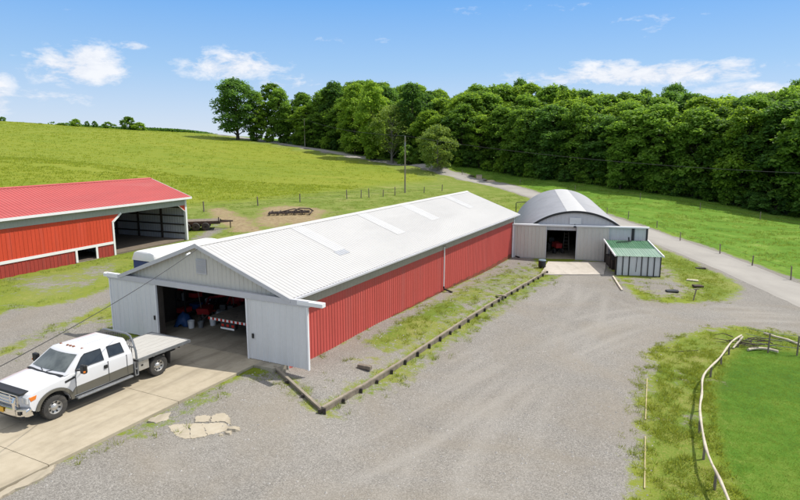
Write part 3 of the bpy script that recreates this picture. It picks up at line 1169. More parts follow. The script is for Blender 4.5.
t = thing('hay_rake', 'dark red hay rake with thin curved tines beside the storage rack', 'machine', bw(-2.9, 3.9, FZ), -BY + .15)
mb = MB()
mb.obox((-.6, 0, .9), (.7, .1, 1.15), .10, .12)
mb.obox((-.6, 0, .9), (-.5, -.5, .4), .08, .08)
mb.obox((.7, .1, 1.15), (.6, -.5, .4), .08, .08)
mb.obox((0, .05, 1.0), (.1, .2, 1.9), .09, .09)
mb.obox((-.5, -.5, .4), (.6, -.5, .4), .08, .08)
mb.build('frame', M_redm, t, bevel=.01)
for k in range(11):
    x = -.55 + k * .12
    mb = MB()
    mb.tube([(x, .02, 1.0), (x + .02, -.35, .85), (x + .03, -.55, .45), (x + .02, -.45, .05)], .012, 5)
    mb.build('tine', M_grease, t, smooth=60)
for x in (-.7, .78):
    mb = MB()
    mb.lathe([(.27, -.04), (.33, -.04), (.34, 0), (.33, .04), (.27, .04)], (x, .1, .34), 'x', 20)
    mb.lathe([(.001, -.03), (.06, -.03), (.06, .03), (.001, .03)], (x, .1, .34), 'x', 10)
    for q in range(6):
        a = q * PI / 3
        mb.obox((x, .1, .34), (x, .1 + .29 * math.cos(a), .34 + .29 * math.sin(a)), .02, .02, up=(1, 0, 0))
    mb.build('wheel', M_rustmetal, t, smooth=40)
t = thing('hose_coil', 'coil of dark hose hanging from the beam at the barn opening', 'hose', bw(-2.0, 2.75, 2.10), -BY)
mb = MB()
for k in range(4):
    r_ = .24 + .02 * (k % 2)
    mb.tube([(r_ * math.sin(a), .03 * k, r_ * 1.2 * math.cos(a)) for a in np.linspace(0, 2 * PI, 25)], .018, 6)
mb.build('hose', M_black, t, smooth=60)
mb = MB()
mb.tube([(0, .04, .3), (0, .04, .55)], .012, 5)
mb.build('hook', M_steel, t)
t = thing('wheelbarrow', 'rusty red wheelbarrow tipped against the storage rack in the barn', 'wheelbarrow', bw(-3.0, 3.05, FZ), -BY + .5)
mb = MB()
mb.prism([(-.45, .38), (-.62, .72), (.5, .66), (.28, .36)], 'x', -.3, .3)
mb.build('tray', M_redm, t, bevel=.03)
mb = MB()
for s_ in (-.25, .25):
    mb.tube([(s_ * .3, -.85, .24), (s_, -.3, .36), (s_, .9, .60)], .022, 6)
    mb.tube([(s_, .25, .40), (s_, .35, .0)], .02, 6)
mb.build('frame', M_timber, t, smooth=60)
mb = MB()
mb.lathe([(.04, -.04), (.17, -.045), (.2, 0), (.17, .045), (.04, .04)], (0, -.85, .2), 'x', 16)
mb.build('wheel', M_rubber, t, smooth=40)
t = thing('storage_rack', 'cluttered steel rack along the dark side wall inside the barn', 'shelf', bw(-4.0, 4.2, FZ), -BY)
for x in (-.3, .3):
    for y in (-1.8, 0, 1.8):
        mb = MB()
        mb.box(x - .03, x + .03, y - .03, y + .03, 0, 2.1)
        mb.build('post', M_darksteel, t)
for z in (.35, .95, 1.5, 2.05):
    mb = MB()
    mb.box(-.32, .32, -1.85, 1.85, z, z + .03)
    mb.build('shelf', M_wooddark, t)
cols = [M_redm, M_blueb, M_white, M_grease, M_timber, M_steel, M_redm, M_grease, M_block, M_rustmetal]
k = 0
boxlab = ['small red crate', 'small blue tub', 'small white box', 'small greasy toolbox', 'small wooden crate', 'small steel case', 'small red carton', 'small dark carton', 'small pale block', 'small rusty can']
for zi, z in enumerate((.38, .98, 1.53)):
    for yi in range(5):
        y = -1.55 + yi * .75 + random.uniform(-.1, .1)
        w, h, d = random.uniform(.2, .32), random.uniform(.18, .4), random.uniform(.2, .25)
        mb = MB()
        if (k % 3) == 2:
            mb.lathe([(.001, 0), (w * .45, 0), (w * .5, h), (w * .46, h), (w * .42, .03), (.001, .03)], (0, 0, 0), 'z', 16)
        else:
            mb.box(-d, d, -w, w, 0, h * .85)
            mb.box(-d - .01, d + .01, -w - .01, w + .01, h * .85, h)
        o = mb.build('storage_box' if k % 3 != 2 else 'bucket', cols[k % 10], bevel=.008)
        p = bw(-4.0, 4.2 + y, z + FZ + .002)
        o.location = p
        o.rotation_euler = (0, 0, -BY)
        tag(o, '%s on the %s shelf of the rack, %s from the front' % (['red box', 'blue box', 'white tub', 'greasy box', 'wooden box', 'steel tub', 'red case', 'dark case', 'pale tub', 'rusty box'][k % 10], ['low', 'middle', 'top'][zi], ['first', 'second', 'third', 'fourth', 'fifth'][yi]), 'box' if k % 3 != 2 else 'tub', 'things stored on the rack')
        k += 1
for (u, v, lab, m, r, h) in ((-2.62, 1.7, 'white bucket closest to the blue tarpaulin inside the barn', M_white, .16, .36), (-2.0, 2.5, 'white bucket behind the others beside the compressor', M_white, .16, .36),
                             (-2.25, 1.95, 'grey metal can on the barn floor between the buckets and compressor', M_steel, .14, .3)):
    mb = MB()
    mb.lathe([(.001, 0), (r * .85, 0), (r, h), (r * 1.05, h), (r * 1.05, h - .03), (r * .95, h - .02), (r * .8, .02), (.001, .02)], (0, 0, 0), 'z', 20)
    o = mb.build('bucket', m, smooth=40)
    o.location = bw(u, v, FZ)
    tag(o, lab, 'bucket', 'buckets on the barn floor')
t = thing('air_compressor', 'grey air compressor on small wheels inside the barn doorway', 'compressor', bw(-1.75, 3.2, FZ), -BY + .4)
mb = MB()
mb.lathe([(.001, -.55), (.15, -.53), (.22, -.45), (.22, .45), (.15, .53), (.001, .55)], (0, 0, .42), 'x', 20)
mb.build('tank', M_steel, t, smooth=40)
mb = MB()
mb.box(-.3, 0, -.14, .14, .64, .92)
mb.box(.08, .38, -.12, .12, .64, .86)
mb.build('motor', M_darksteel, t, bevel=.03)
for y in (-.2, .2):
    mb = MB()
    mb.lathe([(.02, -.04), (.13, -.04), (.15, 0), (.13, .04), (.02, .04)], (.35, y, .15), 'y', 16)
    mb.build('wheel', M_rubber, t, smooth=40)
mb = MB()
mb.box(-.45, -.38, -.15, .15, 0, .3)
mb.build('foot', M_darksteel, t)
mb = MB()
vs = []
for i in range(9):
    for j in range(9):
        x, y = (i - 4) / 4, (j - 4) / 4
        r2 = max(0, 1 - (x * x + y * y) * .6)
        vs.append((x * .36, y * .42, .72 * max(0.0, .85 * r2 + .10 * math.sin(i * 2.1) * math.cos(j * 1.7) - .1 * (abs(x) > .9) - .2 * (abs(y) > .9))))
mb.add(vs, [(i * 9 + j, i * 9 + j + 1, (i + 1) * 9 + j + 1, (i + 1) * 9 + j) for i in range(8) for j in range(8)])
o = mb.build('tarp_bundle', M_blueb, smooth=60, solid=.01)
o.location = bw(-3.3, 1.9, FZ + .02)
tag(o, 'crumpled blue tarpaulin heaped over something beside the storage rack in the barn', 'tarpaulin')
for (u, v, du, dv, h, lab) in ((-2.75, 2.6, -.6, .3, 1.75, 'long handled shovel leaning beside the blue tarpaulin'), (-1.9, 3.9, -.5, .4, 1.9, 'long handled rake leaning behind the white buckets')):
    t = thing('shovel' if 'shovel' in lab else 'rake', lab, 'hand tool', bw(u, v, FZ), -BY)
    mb = MB()
    mb.tube([(0, 0, .3), (du, dv, h)], .018, 6)
    mb.build('handle', M_timbertop, t)
    mb = MB()
    if 'shovel' in lab:
        mb.prism([(-.1, .02), (0, -.01), (.1, .02), (.11, .28), (.04, .33), (-.04, .33), (-.11, .28)], 'y', -.008, .008)
    else:
        mb.box(-.2, .2, -.015, .015, .26, .30)
        for q in range(7):
            mb.box(-.19 + q * .06, -.175 + q * .06, -.05, -.01, .14, .28)
    mb.build('blade', M_steel, t)
for (u, v, lab, m) in ((-1.6, 5.0, 'dark steel drum beside the flatbed trailer inside the barn', M_darksteel), (-2.4, 4.6, 'dull red steel drum beside the dark drum inside the barn', M_redm)):
    mb = MB()
    mb.lathe([(.001, 0), (.28, 0), (.29, .02), (.285, .3), (.30, .31), (.285, .32), (.285, .6), (.30, .61), (.285, .62), (.285, .86), (.29, .88), (.27, .88), (.265, .86), (.001, .86)], (0, 0, 0), 'z', 24)
    o = mb.build('steel_drum', m, smooth=40)
    o.location = bw(u, v, FZ)
    tag(o, lab, 'drum')

# ------------------------------------------------------------------ RED MACHINE SHED
SA = np.array([-19.87, 54.83])
SW = np.array([.37489, .92707])
SN = np.array([.92707, -.37489])
shed = thing('machine_shed', 'bright red open fronted machine shed with red metal roof', 'shed', (SA[0], SA[1], 0), math.atan2(SW[1], SW[0]))
# local x = along the front (0 at right end, negative to the left), local y = -n (towards the back)
SL0 = -30.0
EH, RH, DEP = 3.93, 5.58, 4.4


def fz(x):
    return 0.


mb = MB()
mb.ribbed(SL0 - .3, .32, lambda s: -.42, lambda s: DEP, lambda s, t, o: (s, t, EH + (t + .42) / (DEP + .42) * (RH - EH) + o), .3, .03, .08)
mb.ribbed(SL0 - .3, .32, lambda s: DEP, lambda s: 2 * DEP + .42, lambda s, t, o: (s, t, RH - (t - DEP) / (DEP + .42) * (RH - EH) + o), .3, .03, .08)
rf = mb.build('roof', M_redroof, shed)
mb = MB()
mb.add([(SL0 - .3, DEP - .2, RH - .03), (SL0 - .3, DEP, RH + .05), (SL0 - .3, DEP + .2, RH - .03), (.34, DEP - .2, RH - .03), (.34, DEP, RH + .05), (.34, DEP + .2, RH - .03)], [(0, 1, 4, 3), (1, 2, 5, 4)])
mb.build('ridge_cap', M_redroof, rf)
mb = MB()
mb.add([(SL0, -.36, EH - .05), (.26, -.36, EH - .05), (.26, DEP, RH - .08), (SL0, DEP, RH - .08)], [(0, 1, 2, 3)])
mb.add([(SL0, DEP, RH - .08), (.26, DEP, RH - .08), (.26, 2 * DEP + .36, EH - .05), (SL0, 2 * DEP + .36, EH - .05)], [(0, 1, 2, 3)])
mb.build('roof_deck', M_wooddark, shed)
mb = MB()
mb.box(SL0 - .3, .33, -.46, -.42, EH - .16, EH + .02)
mb.prism([(-.44, EH + .02), (DEP, RH + .03), (DEP, RH - .15), (-.44, EH - .16)], 'x', .33, .36)
mb.prism([(2 * DEP + .44, EH + .02), (DEP, RH + .03), (DEP, RH - .15), (2 * DEP + .44, EH - .16)], 'x', .33, .36)
mb.build('fascia', M_trim, shed)
mb = MB()
mb.ribbed(SL0, .0, lambda s: 3.20, lambda s: 3.78, lambda s, t, o: (s, -.02 - o, t), .3, .015, .08)
mb.add([(SL0, -.42, 3.78), (.05, -.42, 3.78), (.05, -.02, 3.78), (SL0, -.02, 3.78)], [(0, 1, 2, 3)])
mb.build('eave_band', M_shedgrey, shed)
mb = MB()
mb.ribbed(SL0, -8.40, lambda s: 1.04, lambda s: 3.22, lambda s, t, o: (s, .01 - o, t), .3, .02, .08)
# clipped upper corners of the bay
mb.add([(-8.40, .01, 2.62), (-8.40, .01, 3.22), (-7.55, .01, 3.22)], [(0, 2, 1)])
mb.add([(-.14, .01, 2.62), (-.14, .01, 3.22), (-1.0, .01, 3.22)], [(0, 1, 2)])
mb.build('front_wall', M_redshed, shed)
mb = MB()
mb.ribbed(SL0, -11.98, lambda s: -.3, lambda s: .88, lambda s, t, o: (s, .02 - o, t), .3, .02, .08)
mb.ribbed(-10.0, -8.40, lambda s: -.3, lambda s: .88, lambda s, t, o: (s, .02 - o, t), .3, .02, .08)
mb.build('lower_wall', M_redlow, shed)
mb = MB()
mb.box(SL0, -8.46, -.04, .0, .86, 1.06)
mb.box(-12.0, -11.82, -.045, .01, -.1, .86)
mb.box(-10.18, -10.0, -.045, .01, -.1, .86)
mb.box(-8.46, -8.30, -.05, .12, -.2, 2.66)
mb.obox((-8.38, 0.02, 2.60), (-7.50, 0.02, 3.24), .16, .14, up=(0, 1, 0))
mb.build('white_trim', M_trim, shed)
mb = MB()
mb.box(-.16, .04, -.05, .16, -.3, 3.72)
mb.obox((-.16, 0.02, 2.62), (-1.02, 0.02, 3.24), .05, .08, up=(0, 1, 0))
mb.build('corner_post', M_trim, shed)
mb = MB()
mb.box(-12, -10, -.12, .02, -.25, -.04)
mb.build('window_sill', M_timbertop, shed)
# end and rear walls, light grey inside
mb = MB()
mb.ribbed(SL0, 0, lambda s: -.5, lambda s: 3.8, lambda s, t, o: (s, 2 * DEP - o, t), .3, .02, .08)
mb.build('rear_wall', M_galvin, shed)
for x, nm in ((.0, 'end_wall'), (SL0, 'end_wall'), (-8.45, 'partition')):
    mb = MB()
    mb.ribbed(0.1, 2 * DEP, lambda s: -.5, lambda s: 3.8 + (DEP - abs(s - DEP)) / DEP * 1.6, lambda s, t, o: (x - o, s, t), .3, .02, .08)
    mb.build(nm, M_redshed if x == 0 else M_galvin, shed)
mb = MB()
mb.ribbed(0.16, 2 * DEP - .1, lambda s: -.4, lambda s: 3.7, lambda s, t, o: (-.07 - o, s, t), .3, .02, .08)
mb.build('inner_lining', M_galvin, shed)
mb = MB()
for x in np.arange(-8.2, .1, 2.7):
    mb.box(x - .08, x + .08, 2 * DEP - .2, 2 * DEP - .04, -.1, 3.75)
for z in (.5, 1.3, 2.1, 2.9, 3.6):
    mb.box(-8.3, -.1, 2 * DEP - .10, 2 * DEP - .03, z, z + .12)
    mb.box(-.16, -.10, .2, 2 * DEP - .2, z, z + .12)
for y in (2.9, 5.8):
    mb.box(-.22, -.09, y - .08, y + .08, -.1, 3.8)
for x in np.arange(-29, .1, 2.7):
    mb.obox((x, -.2, EH - .14), (x, DEP, RH - .18), .06, .14)
    mb.obox((x, 2 * DEP, EH - .14), (x, DEP, RH - .18), .06, .14)
    mb.obox((x, 0, 3.66), (x, 2 * DEP, 3.66), .06, .14)
mb.build('frame', M_wooddark, shed)
mb = MB()
mb.box(SL0 + .1, -.05, .15, 2 * DEP - .05, -.3, -.02 + .035)
mb.build('floor', mat('packed_earth', (.17, .135, .10), .95, 0, .25, 1.5), shed)

# ------------------------------------------------------------------ ARCHED SHED (quonset)
QA = np.array([9.87, 50.8])
QW = np.array([.97804, -.20841])
qs = thing('arched_shed', 'round roofed grey metal shed with flat pale front and open sliding doors', 'shed', (QA[0], QA[1], 0), math.atan2(QW[1], QW[0]))
QC, QR, QZ = 5.15, 5.95, -2.80   # circle of the arch
QL = 25.5
a_max = math.acos((-1.6 - QZ) / QR)
mb = MB()


def arch_rib(y0, y1, r0, a0=-a_max, a1=a_max, n=40):
    pass


ys = []
y = .12
while y < QL:
    ys += [(y, 0), (y + .18, 0), (y + .24, .035), (y + .34, .035), (y + .40, 0)]
    y += .61
NA = 48
vs, fs = [], []
for (yy, o) in ys:
    for k in range(NA + 1):
        a = -a_max + 2 * a_max * k / NA
        vs.append((QC + (QR + o) * math.sin(a), yy, QZ + (QR + o) * math.cos(a)))
for i in range(len(ys) - 1):
    for k in range(NA):
        fs.append((i * (NA + 1) + k, i * (NA + 1) + k + 1, (i + 1) * (NA + 1) + k + 1, (i + 1) * (NA + 1) + k))
mb.add(vs, fs)
rf = mb.build('roof', M_galv, qs, smooth=30)
mb = MB()
vs, fs = [], []
aw = .135
for (yy, o) in ys:
    for k in range(7):
        a = -aw + 2 * aw * k / 6 + .005
        vs.append((QC + (QR + o + .012) * math.sin(a), yy - .01, QZ + (QR + o + .012) * math.cos(a)))
for i in range(len(ys) - 1):
    for k in range(6):
        fs.append((i * 7 + k, i * 7 + k + 1, (i + 1) * 7 + k + 1, (i + 1) * 7 + k))
mb.add(vs, fs)
mb.build('skylight', M_skyl, rf, smooth=30)
mb = MB()
arc = [(QC + (QR + .05) * math.sin(a), QZ + (QR + .05) * math.cos(a)) for a in np.linspace(-.75, .75, 40)]
arci = [(QC + (QR - .12) * math.sin(a), QZ + (QR - .12) * math.cos(a)) for a in np.linspace(.75, -.75, 40)]
n_ = len(arc)
vs = [(p[0], .02, p[1]) for p in arc] + [(p[0], .02, p[1]) for p in arci[::-1]]
vs += [(p[0], .14, p[1]) for p in arc] + [(p[0], .14, p[1]) for p in arci[::-1]]
fs = []
for i in range(n_ - 1):
    fs += [(i, i + 1, n_ + i + 1, n_ + i), (i, 2 * n_ + i, 2 * n_ + i + 1, i + 1), (n_ + i, n_ + i + 1, 3 * n_ + i + 1, 3 * n_ + i)]
mb.add(vs, fs)
mb.build('arch_rim', M_darksteel, rf)
mb = MB()
mb.ribbed(QC - 5.2, QC + 5.2, lambda s: 1.5, lambda s: QZ + math.sqrt(max(.01, (QR - .04) ** 2 - (s - QC) ** 2)), lambda s, t, o: (s, .16 - o, max(t, 1.5)), .3, .015, .08)
mb.build('gable_wall', M_greytrim, qs)
mb = MB()
mb.box(4.62, 5.55, .06, .12, 2.05, 2.62)
mb.build('gable_vent', mat('pale_vent', (.62, .63, .64), .5), qs)
mb = MB()
mb.tube([(5.05, .08, 2.05), (5.05, -.12, 2.0), (5.05, -.2, 1.9)], .04, 8)
mb.lathe([(.001, .0), (.10, -.02), (.12, -.14), (.0, -.15)], (5.05, -.2, 1.95), 'z', 12)
mb.build('barn_lamp', M_darksteel, qs, smooth=40)
# facade
for xa, xb in ((0.0, 2.78), (5.2, 7.9)):
    mb = MB()
    mb.ribbed(xa, xb, lambda s: -1.3, lambda s: 1.9, lambda s, t, o: (s, .0 - o, t), .3, .015, .08)
    mb.build('front_wall', M_ivory, qs)
mb = MB()
mb.ribbed(7.9, 10.85, lambda s: -1.4, lambda s: 1.9, lambda s, t, o: (s, .0 - o, t), .3, .015, .08)
mb.build('side_panel', M_panelpale, qs)
mb = MB()
mb.box(9.62, 9.84, -.07, -.02, .6, 1.92)
mb.build('post', M_darksteel, qs)
mb = MB()
mb.box(10.76, 10.9, -.06, .1, -1.3, 1.92)
mb.build('post', M_darksteel, qs)
for (x0, x1) in ((.05, 2.74), (5.22, 7.86)):
    mb = MB()
    mb.ribbed(x0, x1, lambda s: -.92, lambda s: 1.86, lambda s, t, o: (s, -.11 - o, t), .305, .018, .08)
    mb.box(x0, x1, -.105, -.05, -.92, 1.86)
    dr = mb.build('sliding_door', M_ivory, qs)
    for xa, xb in ((x0 - .01, x0 + .05), (x1 - .05, x1 + .01)):
        mb = MB()
        mb.box(xa, xb, -.14, -.045, -.94, 1.87)
        mb.build('door_edge', M_greytrim, dr)
    mb = MB()
    mb.box(x0, x1, -.13, -.05, -.99, -.945)
    mb.build('bottom_rail', M_greytrim, dr)
mb = MB()
mb.prism([(-.2, 1.88), (.02, 1.88), (.04, 2.01), (-.12, 2.03), (-.2, 1.99)], 'x', -.15, 10.95)
mb.build('door_track', M_trim, qs)
mb = MB()
mb.box(-.12, .03, -.2, .1, -1.3, 1.86)
mb.build('corner_trim', M_trim, qs)
mb = MB()
mb.box(-.5, 10.8, .05, QL - .1, -1.3, -.93)
mb.build('floor', M_floor, qs)
mb = MB()
mb.prism([(QC + (QR - .05) * math.sin(a), QZ + (QR - .05) * math.cos(a)) for a in np.linspace(-1.3, 1.3, 24)], 'y', QL - .1, QL)
mb.build('rear_wall', M_greytrim, qs)


def qw_(x, y, z):
    n = np.array([-QW[1], QW[0]])
    p = QA + QW * x + n * y
    return (p[0], p[1], z)


QRZ = math.atan2(QW[1], QW[0])
t = thing('garden_tractor', 'small dark red tractor inside the arched shed doorway', 'tractor', qw_(3.6, 3.2, -.93), QRZ + .4)
mb = MB()
mb.prism([(-1.0, .5), (-1.05, .95), (-.1, 1.0), (0, .5)], 'x', -.28, .28)
mb.build('hood', M_redm, t, bevel=.05)
mb = MB()
mb.prism([(.0, .55), (.0, .8), (.5, .85), (.6, 1.25), (.7, 1.25), (.7, .55)], 'x', -.25, .25)
mb.build('seat', M_grease, t, bevel=.03)
for x in (-.48, .48):
    mb = MB()
    mb.lathe([(.1, -.12), (.40, -.12), (.45, 0), (.40, .12), (.1, .12)], (x, .35, .45), 'x', 18)
    mb.build('wheel', M_rubber, t, smooth=40)
    mb = MB()
    mb.lathe([(.05, -.08), (.22, -.08), (.25, 0), (.22, .08), (.05, .08)], (x * .8, -.8, .25), 'x', 18)
    mb.build('wheel', M_rubber, t, smooth=40)
for (x, y, m, lab) in ((4.7, 4.4, M_timbertop, 'pale wooden post frame standing inside the arched shed'),):
    t = thing('step_ladder', 'pale wooden step ladder standing inside the arched shed', 'ladder', qw_(x, y, -.93), QRZ)
    mb = MB()
    for s in (-.25, .25):
        mb.obox((s, -.3, 0), (s * .7, 0, 1.7), .05, .08)
        mb.obox((s, .4, 0), (s * .7, .03, 1.65), .05, .05)
    mb.build('rail', m, t)
    mb = MB()
    for q in range(5):
        mb.box(-.22, .22, -.3 + q * .055, -.14 + q * .055, .3 + q * .3, .33 + q * .3)
    mb.build('step', m, t)

# black barrel beside the apron
p = G(542, 267.5)
t = thing('barrel', 'black barrel with blue-grey lid beside the arched shed apron', 'barrel', (p[0], p[1], p[2]))
mb = MB()
mb.lathe([(.001, 0), (.26, 0), (.29, .05), (.30, .3), (.29, .55), (.28, .58)], (0, 0, 0), 'z', 20)
mb.build('body', M_black, t, smooth=40)
mb = MB()
mb.lathe([(.30, .56), (.31, .60), (.28, .64), (.001, .66)], (0, 0, 0), 'z', 20)
mb.build('lid', mat('blue_grey_lid', (.16, .22, .27), .5), t, smooth=40)

# ------------------------------------------------------------------ GREEN ROOFED LEAN-TO
ls = thing('lean_to_shed', 'small lean-to with green corrugated roof and dark battened pale walls', 'shed', (16.39, 44.0, 0), math.atan2(43.51 - 44.0, 19.56 - 16.39))
LW, LD = 3.2, 4.72
lz0, lz1 = .45, .90
gz = -1.25
mb = MB()


def corr(s0, s1, y0, y1, up=0.):
    n = int((s1 - s0) / .05)
    vs, fs = [], []
    for i in range(n + 1):
        s = s0 + (s1 - s0) * i / n
        o = .025 * math.sin(s / .17 * 2 * PI)
        for y in (y0, y1):
            vs.append((s, y, lz0 + (lz1 - lz0) * y / LD + o + up))
    for i in range(n):
        fs.append((2 * i, 2 * i + 2, 2 * i + 3, 2 * i + 1))
    return vs, fs


mb.add(*corr(-.08, LW + .08, 2.1, LD))
rf = mb.build('roof', M_green, ls, smooth=60)
mb = MB()
mb.add(*corr(-.08, LW + .08, -.15, 2.2, .012))
mb.build('lower_sheet', M_greenpale, rf, smooth=60)
for x in (-.14, LW + .14):
    mb = MB()
    mb.obox((x, -.2, lz0 + .02), (x, LD, lz1 + .04), .08, .11)
    mb.build('rake_trim', M_trim, rf)
mb = MB()
mb.ribbed(0, LW, lambda s: gz, lambda s: lz0 - .02, lambda s, t, o: (s, -o, t), .16, .01, .08)
mb.ribbed(0, LD, lambda s: gz, lambda s: lz0 + (lz1 - lz0) * s / LD - .02, lambda s, t, o: (LW + o, s, t), .16, .01, .08)
mb.build('wall_panel', M_panelpale, ls)
for k in range(8):
    x = .02 + (LW - .04) * k / 7
    mb = MB()
    if k == 3:
        mb.obox((x + .06, -.03, -.75), (x + .1, -.03, lz0 - .05), .04, .03)
    else:
        mb.box(x - .035, x + .035, -.05, -.012, gz, lz0)
    mb.build('batten', M_darksteel, ls)
mb = MB()
mb.box(-.03, LW + .03, -.05, -.008, -1.12, -1.04)
mb.build('base_rail', M_darksteel, ls)
for y in (0.06, 2.3, LD - .15):
    mb = MB()
    mb.box(-.06, .06, y - .06, y + .06, gz, lz0 + (lz1 - lz0) * y / LD)
    mb.build('post', M_wooddark, ls)
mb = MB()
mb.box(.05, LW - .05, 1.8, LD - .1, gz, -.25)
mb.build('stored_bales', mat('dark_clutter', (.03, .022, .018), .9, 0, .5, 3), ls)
mb = MB()
mb.tube([(1.75, LD - .5, lz1), (1.72, LD - .45, lz1 + .35)], .06, 8)
mb.obox((.7, LD - .9, lz1 - .02), (1.9, LD - .7, lz1 + .06), .08, .06)
mb.build('flue', M_darksteel, rf)

# ------------------------------------------------------------------ BLUE/WHITE TRAILER behind barn
t = thing('enclosed_trailer', 'enclosed trailer with rounded white top and dark blue sides behind the barn', 'trailer', (-16.55, 35.9, 0), -BY)
prof = [(.0, 1.72), (.02, 2.02), (.12, 2.20), (.35, 2.28), (1.0, 2.32), (1.65, 2.28), (1.88, 2.20), (1.98, 2.02), (2.0, 1.72)]
mb = MB()
ys = [(0, .90, -.12), (.06, .97, -.04), (.2, 1, 0), (5.8, 1, 0), (5.95, .97, -.04), (6.05, .88, -.14)]
vs = []
for (yy, s, dz) in ys:
    for (x, z) in prof:
        vs.append((1 + (x - 1) * (1.0 if z < 1.8 else s), yy, z + (dz if z > 1.8 else 0)))
n_ = len(prof)
fs = [(i * n_ + k, i * n_ + k + 1, (i + 1) * n_ + k + 1, (i + 1) * n_ + k) for i in range(len(ys) - 1) for k in range(n_ - 1)]
fs += [tuple(range(n_))[::-1], tuple((len(ys) - 1) * n_ + k for k in range(n_))]
mb.add(vs, fs)
mb.build('roof', M_white, t, smooth=35)
mb = MB()
mb.box(.03, 1.97, .05, 6.0, .45, 1.74)
mb.build('body', M_blue, t, bevel=.03)
for x in (.1, 1.9):
    for y in (2.8, 3.7):
        mb = MB()
        mb.lathe([(.05, -.1), (.33, -.1), (.36, 0), (.33, .1), (.05, .1)], (x, y, .36), 'x', 20)
        mb.build('wheel', M_rubber, t, smooth=40)
mb = MB()
mb.obox((.4, 0.1, .5), (1, -1.1, .5), .08, .1)
mb.obox((1.6, 0.1, .5), (1, -1.1, .5), .08, .1)
mb.box(.95, 1.05, -1.1, -1.0, 0, .5)
mb.build('drawbar', M_darksteel, t)

# ------------------------------------------------------------------ TRUCK
tp = bw(-.17, -7.31, 0.002)
truck = thing('pickup_truck', 'white and pewter pickup truck with wooden flatbed parked on the concrete drive', 'truck', tp, math.atan2(-BV[1], -BV[0]))
truck.scale = (1, 1, .95)
R_ARCH = .54
arch = [(R_ARCH * math.cos(a), .44 + R_ARCH * math.sin(a)) for a in np.linspace(PI - .1, .1, 15)]
prof = [(.83, .60), (.90, .80), (.90, 1.04), (.84, 1.15), (.62, 1.21), (.1, 1.285), (-.38, 1.33), (-.60, 1.37), (-1.8, 1.385), (-2.95, 1.385), (-2.97, 1.0), (-2.95, .55), (-1.7, .53), (-.56, .53)] + arch
ysec = [(-1.0, -.10, .0), (-.985, -.03, 0), (-.93, .0, 0), (-.62, .035, .03), (-.3, .02, .05), (0, .03, .055), (.3, .02, .05), (.62, .035, .03), (.93, 0, 0), (.985, -.03, 0), (1.0, -.10, 0)]
mb = MB()
vs = []
n_ = len(prof)
for (yy, dz, dx) in ysec:
    for (x, z) in prof:
        top = z > 1.12
        fr = x > .8 and z < 1.2
        vs.append((x + (dx if fr else 0) - (.10 if (fr and abs(yy) > .9) else 0), yy * (.985 if z < .6 else 1), z + (dz if top else 0)))
fs = []
m_ = len(ysec)
for i in range(m_ - 1):
    for k in range(n_):
        kk = (k + 1) % n_
        fs.append((i * n_ + k, (i + 1) * n_ + k, (i + 1) * n_ + kk, i * n_ + kk))
fs.append(tuple(range(n_)))
fs.append(tuple((m_ - 1) * n_ + k for k in range(n_))[::-1])
mb.add(vs, fs)
body = mb.build('body', M_paint, truck, smooth=38)
# greenhouse
rings = [(1.36, -.42, -2.94, .955), (1.42, -.50, -2.94, .94), (1.88, -1.10, -2.86, .775), (1.94, -1.19, -2.82, .735), (1.975, -1.34, -2.72, .64), (1.985, -1.6, -2.5, .35)]
mb = MB()
vs, fs = [], []
K = 9
for (z, xf, xb, hy) in rings:
    # front edge bowed
    ring = []
    for j in range(K):
        y = -hy + 2 * hy * j / (K - 1)
        bow = .10 * (1 - (y / hy) ** 2)
        ring.append((xf + bow, y, z + (.0)))
    for j in range(K):
        y = hy - 2 * hy * j / (K - 1)
        ring.append((xb, y, z))
    vs += ring
n_ = 2 * K
for i in range(len(rings) - 1):
    for k in range(n_):
        fs.append((i * n_ + k, i * n_ + (k + 1) % n_, (i + 1) * n_ + (k + 1) % n_, (i + 1) * n_ + k))
fs.append(tuple((len(rings) - 1) * n_ + k for k in range(n_)))
mb.add(vs, fs)
cab = mb.build('cab', M_paint, truck, smooth=32)


def wind(z0, z1, off, y0=-1., y1=1.):
    vs, fs = [], []
    kk = 9
    for z in (z0, (z0 + z1) / 2, z1):
        f = (z - 1.42) / (1.88 - 1.42)
        xf = -.50 + f * (-.60)
        hy = .94 + f * (.775 - .94)
        for j in range(kk):
            s = (-1 + 2 * j / (kk - 1))
            y = s * hy * .92
            vs.append((xf + .10 * (1 - (y / hy) ** 2) + off, y, z + off * .8))
    for i in range(2):
        for j in range(kk - 1):
            fs.append((i * kk + j, i * kk + j + 1, (i + 1) * kk + j + 1, (i + 1) * kk + j))
    return vs, fs


mb = MB()
mb.add(*wind(1.44, 1.87, .008))
mb.build('windscreen', M_screen, cab, smooth=60)


def side_pt(x, z, s, off):
    f = (z - 1.42) / .46
    hy = .94 + f * (.775 - .94)
    return (x, s * (hy + off), z + off * .3)


